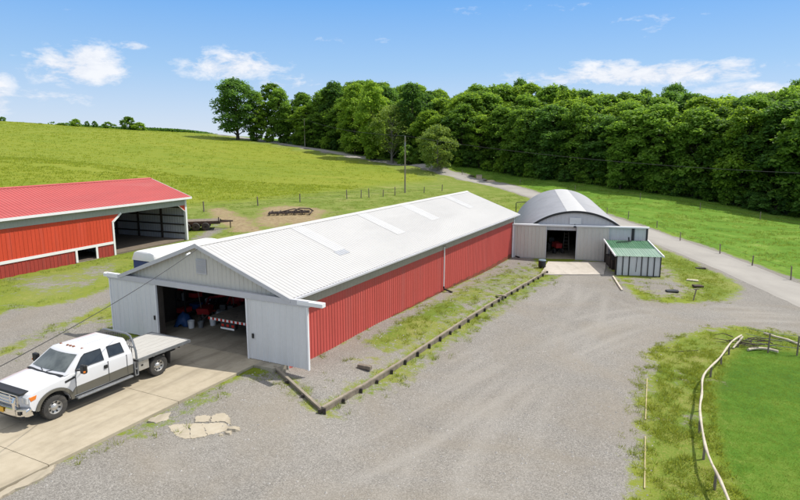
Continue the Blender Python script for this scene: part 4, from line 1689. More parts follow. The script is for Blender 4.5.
for s in (1, -1):
    for nm, quad in (('front_window', [(-.80, 1.43), (-1.86, 1.43), (-1.86, 1.84), (-1.26, 1.84), (-1.12, 1.76)]), ('rear_window', [(-2.08, 1.45), (-2.68, 1.45), (-2.64, 1.82), (-2.10, 1.83)])):
        mb = MB()
        vs = [side_pt(x, z, s, .008) for x, z in quad]
        f = tuple(range(len(quad)))
        mb.add(vs, [f if s < 0 else f[::-1]])
        mb.build(nm, M_glass, cab)
        mb = MB()
        for i in range(len(quad)):
            a, b = quad[i], quad[(i + 1) % len(quad)]
            mb.tube([side_pt(a[0], a[1], s, .008), side_pt(b[0], b[1], s, .008)], .012, 5)
        mb.build('window_seal', M_black, cab)
    # lower two-tone panel, flare, seams, step, handle, mirror
    mb = MB()
    y0, y1 = (.99, 1.012) if s > 0 else (-1.012, -.99)
    mb.prism([(-.55, .56), (-2.945, .55), (-2.955, .90), (-.72, .86), (-.62, .75)], 'y', y0, y1)
    mb.build('lower_panel', M_pewter, truck, bevel=.006)
    mb = MB()
    aa = np.linspace(PI - .05, .15, 18)
    po = [(.66 * math.cos(a), .44 + .64 * math.sin(a)) for a in aa]
    pi_ = [(.535 * math.cos(a), .44 + .535 * math.sin(a)) for a in aa[::-1]]
    mb.prism(po + pi_, 'y', y0, y1 + .02 * (s > 0) if s > 0 else y1)
    mb.build('wheel_flare', M_pewter, truck, bevel=.006)
    mb = MB()
    for (xa, za, zb) in ((-.74, .58, 1.30), (-1.97, .58, 1.36), (-2.72, .58, 1.36)):
        mb.box(xa - .006, xa + .006, s * 1.0 - .004, s * 1.0 + .0145, za, zb)
    mb.build('door_seam', M_darksteel, truck)
    mb = MB()
    mb.box(-1.93, -1.80, s * 1.0 - .01, s * 1.0 + .035, 1.12, 1.25)
    mb.build('door_handle', M_black, truck, bevel=.012)
    mb = MB()
    mb.obox((-.38, s * 1.005, 1.16), (-.72, s * 1.005, 1.22), .02, .07, up=(0, 0, 1))
    mb.build('fender_vent', M_black, truck, bevel=.006)
    mb = MB()
    mb.box(-2.85, -.68, s * 1.06 - .08, s * 1.06 + .08, .43, .50)
    mb.build('running_board', M_steel, truck, bevel=.02)
    mb = MB()
    mb.obox((-.82, s * .95, 1.40), (-.86, s * 1.20, 1.46), .06, .05)
    mr = mb.build('mirror', M_black, truck, bevel=.01)
    mb = MB()
    c = s * 1.27
    mb.box(-.94, -.80, c - .11, c + .11, 1.34, 1.66)
    mb.build('mirror_shell', M_black, mr, bevel=.04)
    mb = MB()
    mb.box(-.955, -.942, c - .085, c + .085, 1.38, 1.62)
    mb.build('mirror_glass', M_chrome, mr)
    mb = MB()
    mb.box(-.86, -.79, c + s * .09, c + s * .115, 1.40, 1.46)
    mb.build('marker', M_amber, mr)
    # headlight
    mb = MB()
    yy0, yy1 = sorted((s * .66, s * .97))
    mb.prism([(.80, .86), (.885, .88), (.88, 1.08), (.74, 1.13), (.62, 1.10), (.70, .92)], 'y', yy0, yy1 + (.012 if s > 0 else 0))
    hl = mb.build('headlight', M_lens, truck, bevel=.02)
    mb = MB()
    yy0, yy1 = sorted((s * .955, s * 1.012))
    mb.prism([(.60, .96), (.76, .93), (.80, 1.07), (.56, 1.09)], 'y', yy0, yy1)
    mb.build('turn_signal', M_amber, hl, bevel=.01)
    # wheels
    for xa in (0, -4.1):
        yc = s * .865
        wl = bpy.data.objects.new('wheel', None)
        COL.objects.link(wl)
        wl.parent = truck
        mb = MB()
        mb.lathe([(.23, -.12), (.33, -.135), (.395, -.12), (.41, -.07), (.415, 0), (.41, .07), (.395, .12), (.33, .135), (.23, .12)], (xa, yc, .41), 'y', 36)
        for k in range(36):
            a = 2 * PI * k / 36
            mb.obox((xa + .41 * math.cos(a), yc - .10, .41 + .41 * math.sin(a)), (xa + .41 * math.cos(a + .05), yc + .10, .41 + .41 * math.sin(a + .05)), .03, .025, up=(math.cos(a), 0, math.sin(a)))
        mb.build('tyre', M_rubber, wl, smooth=40)
        mb = MB()
        f = s
        mb.lathe([(.24, -.10 * f), (.24, .115 * f), (.225, .12 * f), (.205, .07 * f), (.14, .05 * f), (.10, .085 * f), (.07, .11 * f), (.001, .115 * f)], (xa, yc, .41), 'y', 36)
        for k in range(8):
            a = 2 * PI * (k + .5) / 8
            mb.lathe([(.001, .072 * f), (.032, .071 * f), (.032, .04 * f)], (xa + .172 * math.cos(a), yc, .41 + .172 * math.sin(a)), 'y', 10, 1)
        mb.build('rim', [M_alloy, M_black], wl, smooth=40)
    # bumper guards
# inner arches dark
mb = MB()
mb.box(-.6, .75, -.72, .72, .42, 1.05)
mb.box(-2.9, -.5, -.9, .9, .42, .6)
mb.box(-5.4, -2.9, -.45, .45, .55, .85)
mb.box(-4.3, -3.9, -.75, .75, .36, .50)
mb.build('chassis', M_darksteel, truck)
# grille
mb = MB()
mb.box(.84, .935, -.63, .63, .76, 1.13)
gr = mb.build('grille', M_black, truck, bevel=.02)
for k in range(3):
    z = .82 + k * .115
    mb = MB()
    mb.box(.93, .985, -.60, .60, z - .026, z + .026)
    mb.build('grille_bar', M_chrome, gr, bevel=.012)
mb = MB()
for y in (-.30, .30):
    mb.box(.93, .98, y - .03, y + .03, .78, 1.12)
mb.box(.90, .965, -.66, -.60, .74, 1.14)
mb.box(.90, .965, .60, .66, .74, 1.14)
mb.box(.90, .965, -.66, .66, 1.10, 1.155)
mb.build('grille_surround', M_chrome, gr, bevel=.012)
mb = MB()
mb.prism([(.86, 1.14), (.99, 1.16), (.96, 1.235), (.80, 1.225), (.66, 1.24), (.66, 1.20)], 'y', -.80, .80)
mb.build('hood_deflector', M_black, truck, bevel=.02)
mb = MB()
vs = []
bp = [(.0, .44), (.06, .46), (.075, .60), (.05, .70), (-.06, .72)]
for y, dx in ((-1.0, -.28), (-.97, -.10), (-.7, .02), (0, .07), (.7, .02), (.97, -.10), (1.0, -.28)):
    for (x, z) in bp:
        vs.append((.95 + x + dx, y, z))
nb = len(bp)
mb.add(vs, [(i * nb + k, (i + 1) * nb + k, (i + 1) * nb + k + 1, i * nb + k + 1) for i in range(6) for k in range(nb - 1)])
bm_ = mb.build('front_bumper', M_chrome, truck, smooth=50, solid=.03)
mb = MB()
mb.box(.90, 1.0, -.9, .9, .34, .46)
mb.build('air_dam', M_black, bm_, bevel=.02)
mb = MB()
mb.box(1.10, 1.115, -.20, .12, .53, .69)
mb.build('licence_plate', M_plate, bm_)
for y in (-.75, .75):
    mb = MB()
    mb.box(1.00, 1.035, y - .10, y + .10, .52, .64)
    mb.build('fog_light', M_black, bm_, bevel=.015)
for y in (-.62, .62):
    mb = MB()
    mb.prism([(.98, .42), (1.08, .50), (1.10, .95), (1.04, 1.10), (1.00, 1.08), (1.03, .90), (1.0, .55)], 'y', y - .045, y + .045)
    mb.build('bumper_guard', M_chrome, truck, bevel=.015)
# hood seams, cowl, wipers, roof lamps
mb = MB()
mb.box(-.42, -.32, -.90, .90, 1.345, 1.385)
mb.build('cowl', M_black, truck, bevel=.015)
mb = MB()
for s in (-1, 1):
    mb.obox((-.36, s * .10, 1.40), (-.56, s * .62, 1.50), .018, .02)
mb.build('wiper', M_black, truck)
mb = MB()
for y in (-.62, -.56, .56, .62):
    pass
for s in (-1, 1):
    mb.obox((.60, s * .30, 1.228), (-.30, s * .42, 1.35), .012, .012)
mb.build('hood_crease', mat('seam_grey', (.4, .4, .41), .4), truck)
for y in (-.56, -.16, 0, .16, .56):
    mb = MB()
    mb.lathe([(.055, 0), (.05, .03), (.025, .05), (.001, .052)], (-1.36 + .02 * (abs(y) < .3), y, 1.945 + .02 * (abs(y) < .3) + .005), 'z', 12)
    mb.build('roof_lamp', mat('dark_amber_lens', (.20, .06, .015), .25), cab, smooth=50)
mb = MB()
for y in (-.30, .30):
    mb.obox((-1.5, y, 1.985), (-2.6, y, 1.985), .012, .012)
mb.build('roof_crease', mat('seam_grey', (.4, .4, .41), .4), cab)
# flatbed
B0, B1 = -3.12, -5.55
mb = MB()
nb = 13
for k in range(nb):
    y0 = -1.06 + k * 2.12 / nb
    mb.box(B1, B0, y0 + .004, y0 + 2.12 / nb - .004, .985, 1.03 + .003 * (k % 2))
bed_ = mb.build('flatbed_deck', M_deck, truck)
mb = MB()
mb.box(B1, B0, 1.062, 1.11, .93, 1.045)
mb.box(B1, B0, -1.11, -1.062, .93, 1.045)
mb.box(B1 - .06, B1 - .003, -1.11, 1.11, .92, 1.045)
for x in np.arange(B1 + .2, B0, .5):
    mb.box(x - .03, x + .03, -1.05, 1.05, .88, .98)
mb.build('bed_rail', M_steel, bed_)
for s in (-1, 1):
    mb = MB()
    mb.box(B1 - .09, B1 - .06, s * .95 - .12, s * .95 + .12, .94, 1.02)
    mb.build('tail_light', M_redlens, bed_)
mb = MB()
for s in (-1, 1):
    mb.tube([(B0 + .02, s * 1.04, 1.03), (B0 + .02, s * 1.02, 1.35), (B0 + .02, s * .90, 1.72), (B0 + .02, s * .78, 1.93), (B0 + .02, s * .60, 2.00), (B0 + .02, 0, 2.01)], .04, 10)
mb.tube([(B0 + .02, -.95, 1.5), (B0 + .02, .95, 1.5)], .03, 8)
hr = mb.build('headache_rack', M_steel, truck, smooth=50)
mb = MB()
for y in np.arange(-.8, .81, .1):
    mb.box(B0 + .01, B0 + .03, y - .012, y + .012, 1.05, 1.95 - .25 * abs(y) ** 2)
mb.build('rack_mesh', M_darksteel, hr)
for s in (-1, 1):
    mb = MB()
    y0, y1 = sorted((s * .60, s * 1.04))
    mb.box(-3.62, -3.16, y0, y1, .52, .90)
    tb = mb.build('tool_box', M_alloy, truck, bevel=.015)
    mb = MB()
    mb.box(-3.35, -3.27, s * 1.045 - .012, s * 1.045 + .012, .70, .76)
    mb.build('latch', M_black, tb)
    mb = MB()
    for x in (-3.12, -3.0):
        mb.box(x - .02, x + .02, s * 1.02 - .03, s * 1.02 + .03, .40, .95)
    mb.box(-3.12, -3.0, s * 1.02 - .05, s * 1.02 + .05, .40, .44)
    mb.box(-3.12, -3.0, s * 1.02 - .05, s * 1.02 + .05, .66, .70)
    mb.build('step', M_steel, truck)
    mb = MB()
    mb.box(-4.66, -4.64, s * .85 - .16, s * .85 + .16, .30, .92)
    mb.build('mud_flap', M_rubber, truck)
mb = MB()
mb.box(-5.75, -5.2, -.06, .06, .50, .60)
mb.tube([(-5.7, 0, .6), (-5.7, 0, .70)], .03, 8)
mb.box(-5.6, -5.54, -.5, .5, .60, .72)
mb.build('tow_hitch', M_darksteel, truck)

# ------------------------------------------------------------------ TIMBER EDGING along the bed
tl = [barn_pt(4.14, -.46), barn_pt(7.43, -1.96), barn_pt(8.65, 26.5)]
te = thing('timber_edging', 'low weathered timber edging with short posts along the planted strip', 'edging', (tl[1][0], tl[1][1], 0))
off = np.array([tl[1][0], tl[1][1]])


def ground_line(a, b, step):
    n = max(1, int(np.linalg.norm(b - a) / step))
    return [a + (b - a) * k / n for k in range(n + 1)]


for (a, b, lift) in ((tl[0], tl[1], .20), (tl[1], tl[2], .26)):
    P = ground_line(a, b, 2.4)
    for i in range(len(P) - 1):
        p, q = P[i], P[i + 1]
        za, zb = Z(*p) + lift, Z(*q) + lift
        w = random.uniform(-.02, .02)
        dd = (q - p) / np.linalg.norm(q - p) * .006
        p, q = p + dd, q - dd
        mb = MB()
        mb.obox((p[0] - off[0], p[1] - off[1], za - .04 + w), (q[0] - off[0], q[1] - off[1], zb - .04 - w), .115, .08)
        mb.build('top_rail', M_timbertop, te, bevel=.012)
        mb = MB()
        mb.obox((p[0] - off[0], p[1] - off[1], za - .25), (q[0] - off[0], q[1] - off[1], zb - .25), .10, .34)
        mb.build('board', M_timber, te)
    P = ground_line(a, b, 1.15)
    nrm = np.array([(b - a)[1], -(b - a)[0]])
    nrm /= np.linalg.norm(nrm)
    if nrm @ np.array([0, -1]) < 0:
        nrm = -nrm
    for p in P:
        p = p + nrm * .10
        z = Z(*p)
        mb = MB()
        mb.box(p[0] - off[0] - .05, p[0] - off[0] + .05, p[1] - off[1] - .05, p[1] - off[1] + .05, z - .3, z + lift + random.uniform(-.10, -.02))
        mb.build('post', M_wooddark, te)


def lie(name, a, b, w, h, m, label, cat, lift=0., group=None, bev=.012):
    pa, pb = G(*a), G(*b)
    mb = MB()
    mb.obox((pa[0], pa[1], Z(pa[0], pa[1]) + h / 2 - .02 + lift), (pb[0], pb[1], Z(pb[0], pb[1]) + h / 2 - .02 + lift), w, h)
    return tag(mb.build(name, m, bevel=bev), label, cat, group)


q = barn_pt(6.55, 2.0)
pz = Z(*q)
mb = MB()
mb.obox((q[0], q[1], pz + .28), (q[0] + .55, q[1] - .25, pz + .27), .2, .16)
tag(mb.build('wood_block', M_timber, bevel=.02), 'short dark timber block lying inside the near corner of the edging', 'timber')
q = barn_pt(7.9, 16.5)
pz = Z(*q)
mb = MB()
mb.obox((q[0], q[1], pz + .30), (q[0] + .6, q[1] - .1, pz + .25), .35, .06, up=(.15, .1, 1))
tag(mb.build('wood_plank', M_timbertop, bevel=.01), 'loose board resting against the middle of the timber edging', 'plank')
# corner stake near the doors
q = barn_pt(4.75, -.62)
mb = MB()
mb.box(q[0] - .05, q[0] + .05, q[1] - .04, q[1] + .04, Z(*q) - .1, Z(*q) + .30)
tag(mb.build('stake', M_timbertop, bevel=.01), 'short pale stake standing at the foot of the right sliding door', 'stake')

# ------------------------------------------------------------------ RAIL FENCE by the lawn
rf_pts = [(742, 335.5), (731, 342), (722, 354), (712, 366), (703, 380), (700, 398), (702, 425), (709, 455), (719, 480), (729, 503)]
# these are rail tops: about a metre over the ground
RT = []
for q in rf_pts:
    r = ray(*q)
    lo, hi = 8., 80.
    for _ in range(40):
        m_ = (lo + hi) / 2
        p = r * m_
        if p[2] + CAM_H - Z(p[0], p[1]) > .52:
            lo = m_
        else:
            hi = m_
    RT.append(r[:2] * hi)
last = RT[-1] + (RT[-1] - RT[-2]) / np.linalg.norm(RT[-1] - RT[-2]) * 5
RT = np.array(RT + [last])
RS = resample(RT, .4)
f0 = RS[0]
rail = thing('rail_fence', 'curving fence with bleached white top rail between weeds and lawn', 'fence', (f0[0], f0[1], Z(*f0)))
RS = RS + .045 * np.stack([np.sin(np.arange(len(RS)) * .55) * np.sin(np.arange(len(RS)) * .21 + 1), np.cos(np.arange(len(RS)) * .48)], 1)
zz = zfun(RS) + .52 - Z(*f0)
mb = MB()
mb.tube([(p[0] - f0[0], p[1] - f0[1], z + .05 * math.sin(i * .5) * math.sin(i * .17)) for i, (p, z) in enumerate(zip(RS, zz))], [.042 + .008 * math.sin(i * 1.3) for i in range(len(RS))], 7)
mb.build('rail', M_rail, rail, smooth=60)
dist = 0
nxt = 0.1
for i in range(1, len(RS)):
    dist += np.linalg.norm(RS[i] - RS[i - 1])
    if dist > nxt:
        nxt += 1.9
        p = RS[i]
        mb = MB()
        z0 = Z(*p) - Z(*f0)
        mb.tube([(p[0] - f0[0], p[1] - f0[1], z0 - .2), (p[0] - f0[0] + random.uniform(-.04, .04), p[1] - f0[1], z0 + .50)], [.045, .038], 7)
        mb.build('post', M_timber, rail, smooth=60)
# short return rail at the top end
p0 = RS[0]
p1 = G(733, 349)
lz = Z(p1[0], p1[1])
mb = MB()
mb.tube([(p0[0] + .02, p0[1] - .07, Z(*p0) + .46), (p1[0], p1[1], lz + .05)], [.05, .045], 7)
tag(mb.build('fallen_rail', M_rail, smooth=60), 'bleached rail fallen from the upper end of the curving fence', 'rail')
# wire fence to the right
wf = [G(768, 352)[:2], G(797, 355)[:2], G(797, 355)[:2] + np.array([5., -1.6]), G(797, 355)[:2] + np.array([10., -3.])]
w0 = np.array([RS[0][0] + .15, RS[0][1] - .1])
fence2 = thing('wire_fence', 'thin wire fence on dark posts between the lawn and driveway', 'fence', (wf[0][0], wf[0][1], Z(*wf[0])))
zb = Z(*wf[0])
for p in wf:
    mb = MB()
    mb.tube([(p[0] - wf[0][0], p[1] - wf[0][1], Z(*p) - zb - .2), (p[0] - wf[0][0], p[1] - wf[0][1], Z(*p) - zb + .95)], .038, 7)
    mb.build('post', M_timber, fence2)
mb = MB()
chain = [w0] + wf
for h in (.35, .65, .95):
    mb.tube([(p[0] - wf[0][0], p[1] - wf[0][1], Z(*p) - zb + h) for p in chain], .012, 5)
mb.build('wire', M_steel, fence2)
# pale pipe lying along the drive edge
pp = resample([G(*q)[:2] for q in [(764, 334), (776, 338), (788, 341), (802, 347)]], .6)
mb = MB()
mb.tube([(p[0], p[1], Z(*p) + .06) for p in pp], .06, 7)
tag(mb.build('pipe', M_rail, smooth=60), 'long pale pipe lying at the driveway edge above the lawn', 'pipe')
pp = resample([G(*q)[:2] for q in [(748, 351), (757, 349.5), (768, 350.5), (778, 353)]], .6)
mb = MB()
mb.tube([(p[0], p[1], Z(*p) + .07) for p in pp], .07, 7)
tag(mb.build('log', M_rail, smooth=60), 'pale bent log lying at the top of the lawn', 'log')
# brush heap
c = G(752, 346)
mb = MB()
for k in range(22):
    a = random.uniform(-.6, .6) + (PI if k % 2 else 0)
    l = random.uniform(.5, 1.5)
    x, y = random.gauss(0, .5), random.gauss(0, .25)
    z = random.uniform(.05, .3)
    mb.tube([(x, y, z), (x + l * .5 * math.cos(a), y + l * .5 * math.sin(a) * .5, z + random.uniform(0, .15)), (x + l * math.cos(a), y + l * math.sin(a) * .5, z + random.uniform(-.05, .1))], [.03, .02, .008], 5)
o = mb.build('brush_heap', M_bark)
o.location = c
tag(o, 'heap of bare dead branches behind the upper end of the rail fence', 'branches')
# low pale edging boards along the gravel
for (a, b, lab) in (((647, 379), (645.5, 420), 'upper pale edging board lying between gravel and weeds'), ((645.2, 437), (644.5, 489), 'lower pale edging board lying between gravel and weeds')):
    lie('edging_board', a, b, .045, .06, mat('yellowed_board', (.40, .34, .17), .85, 0, .25, 3), lab, 'board', group='edging boards along the yard')
lie('edging_board', (613, 277), (622, 291), .12, .12, M_rail, 'pale edging board in front of the green roofed lean-to', 'board', group='edging boards along the yard')
lie('edging_board', (672, 352), (698, 350.5), .04, .04, M_wooddark, 'dark stick lying across the top of the weedy strip', 'stick')

# ------------------------------------------------------------------ things by the road and behind the barn
p = G(693, 300.5)
t = thing('leaning_post', 'short leaning wooden post with crosspiece beside the green roofed lean-to', 'post', (p[0], p[1], p[2]))
mb = MB()
mb.tube([(0, 0, -.1), (.18, .05, .75)], .04, 7)
mb.build('post', M_timber, t)
mb = MB()
mb.obox((.02, .05, .74), (.36, .05, .76), .1, .05)
mb.build('crosspiece', M_timber, t)
p = G(672, 292)
mb = MB()
mb.prism([(-.45, -.22), (.35, -.28), (.48, .1), (.2, .28), (-.4, .2)], 'z', 0, .12)
o = mb.build('rubber_mat', M_black, bevel=.04)
o.location = (p[0], p[1], p[2] + .01)
tag(o, 'flat black slab lying on the bare dirt beside the lean-to', 'slab')
p = G(697, 287)
mb = MB()
mb.prism([(-.5, -.2), (.4, -.25), (.5, .15), (-.3, .22)], 'z', 0, .14)
o = mb.build('scrap_board', M_rustmetal, bevel=.03)
o.location = (p[0], p[1], p[2] + .01)
o.rotation_euler = (0.05, .1, .4)
tag(o, 'dark scrap board lying near the leaning post', 'board')
p = G(692, 281)
mb = MB()
mb.prism([(-.45, -.15), (.4, -.2), (.45, .15), (-.3, .2)], 'z', 0, .10)
o = mb.build('scrap_board', M_rail, bevel=.03)
o.location = (p[0], p[1], p[2] + .01)
o.rotation_euler = (0.0, .05, -.2)
tag(o, 'pale scrap board lying in the grass behind the dark one', 'board')
p = G(700, 269)
mb = MB()
mb.prism([(-.4, -.15), (.4, -.2), (.45, .15), (-.3, .2)], 'z', 0, .12)
o = mb.build('scrap_board', M_wooddark, bevel=.03)
o.location = (p[0], p[1], p[2] + .01)
tag(o, 'small dark board lying in grass beside the road bend', 'board')
# pipe frame behind the arched shed
p = G(518, 212)
t = thing('pipe_gate', 'tall dark pipe gate standing in grass beyond the arched shed', 'gate', (p[0] - .3, p[1], p[2]), 0)
mb = MB()
mb.tube([(0, 0, -.2), (0, 0, 1.3), (.06, 0, 1.36), (2.1, 0, 1.45)], .06, 7)
mb.build('top_bar', M_darksteel, t)
mb = MB()
mb.tube([(2.1, 0, -.3), (2.1, 0, 1.45)], .06, 7)
mb.build('post', M_darksteel, t)
# stone block near the road and rubble
p = G(479, 178.5)
t = thing('stone_block', 'pale square block standing in rusty dirt at the wood edge', 'block', (p[0], p[1], p[2]))
mb = MB()
mb.box(-.65, .65, -.55, .55, -.2, .75)
mb.build('body', M_block, t, bevel=.08)
mb = MB()
mb.box(-.70, .70, -.60, .60, .755, .86)
mb.build('cap', M_broken, t, bevel=.05)
for (x, y, s, lab) in ((486, 181, .5, 'small brown rock beside the pale square block'), (491, 182, .8, 'larger pale rock right of the pale square block'), (472, 176.5, .5, 'small dull rock left of the pale square block')):
    p = G(x, y)
    mb = MB()
    n = 10
    vs = [(0, 0, s * .6)]
    for r_, h_ in ((.6, .5), (1., .2), (1.05, -.2)):
        for k in range(n):
            a = 2 * PI * k / n
            j = random.uniform(.8, 1.15)
            vs.append((s * r_ * j * math.cos(a) * 1.4, s * r_ * j * math.sin(a), s * h_))
    fs = [(0, 1 + k, 1 + (k + 1) % n) for k in range(n)]
    for q_ in range(2):
        for k in range(n):
            fs.append((1 + q_ * n + k, 1 + q_ * n + n + k, 1 + q_ * n + n + (k + 1) % n, 1 + q_ * n + (k + 1) % n))
    mb.add(vs, fs)
    o = mb.build('rock', M_block if s > .6 else M_rustmetal)
    o.location = p
    tag(o, lab, 'rock', 'rocks by the block')
# flat trailer behind the machine shed
p = G(196, 231)
t = thing('utility_trailer', 'low flat utility trailer with paired dark wheels behind the machine shed', 'trailer', (p[0], p[1], p[2]), .25)
mb = MB()
mb.box(-3.2, 2.3, 0, 2.1, .85, .98)
mb.build('deck', M_timber, t)
mb = MB()
mb.box(-3.2, 2.4, -.04, .02, .66, .92)
mb.box(-3.2, 2.4, 2.08, 2.14, .66, .92)
mb.obox((2.3, .4, .8), (3.6, 1.05, .8), .1, .14)
mb.obox((2.3, 1.7, .8), (3.6, 1.05, .8), .1, .14)
mb.box(3.3, 3.4, 1.0, 1.1, 0, .9)
mb.box(2.2, 2.3, 0, .06, .9, 1.35)
mb.build('frame', M_rustmetal, t)
for x in (-.9, .0, .95):
    for y in (.0, 2.1):
        mb = MB()
        mb.lathe([(.08, -.13), (.36, -.13), (.42, -.05), (.42, .05), (.36, .13), (.08, .13)], (x, y, .42), 'y', 20)
        mb.build('wheel', M_rubber, t, smooth=40)
# rusty harrow in the bare patch
p = G(291, 214)
t = thing('harrow', 'rusty iron harrow lying on the bare patch beyond the white roof', 'harrow', (p[0], p[1], p[2] - .05), .15)
t.scale = (1, 1, .62)
mb = MB()
for k in range(5):
    mb.obox((-2.6, -.9 + k * .5, .35), (2.2, -.6 + k * .45, .45 + .08 * (k % 2)), .14, .14)
for k in range(6):
    mb.obox((-2.5 + k * .95, -1.0, .3), (-2.2 + k * .95, 1.6, .5), .12, .12)
mb.build('frame', M_rustmetal, t)
mb = MB()
for k in range(10):
    mb.lathe([(.03, -.03), (.34, -.02), (.34, .02), (.03, .03)], (-2.4 + k * .5, -.7 + .12 * (k % 3), .34), 'x', 16)
mb.build('disc_gang', M_rustmetal, t)
mb = MB()
mb.tube([(.2, .2, .5), (1.0, .6, 1.05), (2.2, .9, .9), (2.6, 1.1, .4)], .12, 8)
mb.tube([(-1.2, .2, .5), (.4, .7, .95), (1.4, 1.0, .55)], .10, 8)
mb.build('hitch_arm', M_rustmetal, t)

# ------------------------------------------------------------------ poles, wires, field posts
def pole(px, py, h, label, arm=True, r=.14):
    p = G(px, py)
    t = thing('utility_pole', label, 'pole', (p[0], p[1], p[2]), 0, 'utility poles along the road')
    mb = MB()
    mb.tube([(0, 0, -.4), (0, 0, h * .5), (0, 0, h)], [r, r * .88, r * .72], 10)
    mb.build('shaft', M_pole, t, smooth=50)
    mb = MB()
    mb.tube([(0, 0, h - .02), (0, 0, h + .22)], [.07, .05], 8)
    mb.build('insulator', M_insul, t, smooth=50)
    mb = MB()
    mb.tube([(.0, -.2, h - 1.6), (0, -.2, h - .9)], .13, 10)
    if arm:
        mb.build('bracket', M_steel, t, smooth=50)
    return p + np.array([0, 0, h + .2])


# height by the seen top
def seen_h(px, base, top):
    p = G(px, base)
    r = ray(px, top)
    t_ = p[1] / r[1]
    return CAM_H + r[2] * t_ - p[2]


hA = seen_h(405, 193, 137)
topA = pole(405, 193, hA, 'tall wooden utility pole standing alone in the field behind the barn')
hB = seen_h(305, 148, 120)
topB = pole(305, 147, hB, 'thin utility pole at the left end of the wood beside the road', False, .16)
hC = seen_h(250, 141, 117)
topC = pole(250.5, 140, hC, 'thin utility pole in front of the big dark tree on the crest', False, .16)
# far off-frame pole on the right carries the line
endR = np.array(at_d(830, 222, 74))
pR = np.array([endR[0] + 8, endR[1] - 6])
t = thing('utility_pole', 'wooden utility pole beside the pasture past the right side of the arched shed', 'pole', (pR[0], pR[1], Z(*pR)), 0, 'utility poles along the road')
mb = MB()
mb.tube([(0, 0, -.4), (0, 0, 9)], [.14, .1], 10)
mb.build('shaft', M_pole, t, smooth=50)


def wire(name, a, b, sag, r, label, n=40, via=None):
    a, b = np.array(a, float), np.array(b, float)
    pts = []
    for k in range(n + 1):
        f = k / n
        p = a + (b - a) * f
        p[2] -= sag * 4 * f * (1 - f)
        pts.append(tuple(p))
    mb = MB()
    mb.tube(pts, r, 5)
    return tag(mb.build(name, M_wire, smooth=60), label, 'cable')


# service drop to the gable
ga = np.array([*barn_pt(.15, -.3), 4.40])
p1 = ray(0, 352)
gb = np.array([p1[0] * 13.6, p1[1] * 13.6, CAM_H + p1[2] * 13.6])
gb = gb + (gb - ga) * .6
wire('power_line', gb, ga, .35, .011, 'black overhead cable running down to the barn gable', 40)
mb = MB()
dirw = (gb - ga) / np.linalg.norm(gb - ga)
mb.tube([tuple(ga + dirw * .75), tuple(ga + dirw * 1.1)], .035, 8)
tag(mb.build('cable_clamp', M_white), 'small white clamp on the overhead cable near the gable', 'clamp')
wire('power_line', topA, (pR[0], pR[1], Z(*pR) + 7.6), 1.3, .030, 'overhead line crossing in front of the wood right of the lone pole', 60)
wire('power_line', topB, topA, 1.0, .028, 'overhead line sagging between the lone pole and the wood end pole', 40)
wire('power_line', topC, topB, .5, .028, 'overhead line between the two thin poles on the crest', 20)

# field fences: each a thing with its posts
def post_fence(name, pix, label, hgt, r, ext=None, wires=(.5, .95), m=M_timber):
    P = [G(*q) for q in pix]
    o0 = P[0]
    t = thing(name, label, 'fence', tuple(o0))
    tops = []
    for p in P:
        h = hgt * random.uniform(.85, 1.15)
        dx = random.uniform(-.08, .08)
        mb = MB()
        b = p - o0
        mb.tube([(b[0], b[1], b[2] - .3), (b[0] + dx, b[1], b[2] + h)], [r, r * .85], 6)
        mb.build('post', m, t)
        tops.append(b)
    mb = MB()
    for w in wires:
        mb.tube([(b[0], b[1], b[2] + hgt * w * .9) for b in tops], .007, 4)
    mb.build('wire', M_darksteel, t)
    return t


post_fence('wire_fence', [(204, 212), (258, 206), (300, 202), (347, 199), (361, 198), (369, 197.5), (383, 196.5), (395, 195.5), (424, 193), (442, 191)], 'sparse field fence of small posts at the meadow edge behind the barn', 1.25, .09)
post_fence('wire_fence', [(560, 199), (585, 207), (607, 214), (628, 219), (657, 228), (680, 241), (720, 254), (752, 266), (791, 280)], 'pasture fence of short dark posts beside the road', .98, .055)
post_fence('wire_fence', [(462, 175), (520, 184), (575, 191), (640, 200), (700, 210), (760, 220), (800, 228)], 'faint wire fence along the shaded foot of the wood', 1.2, .06)

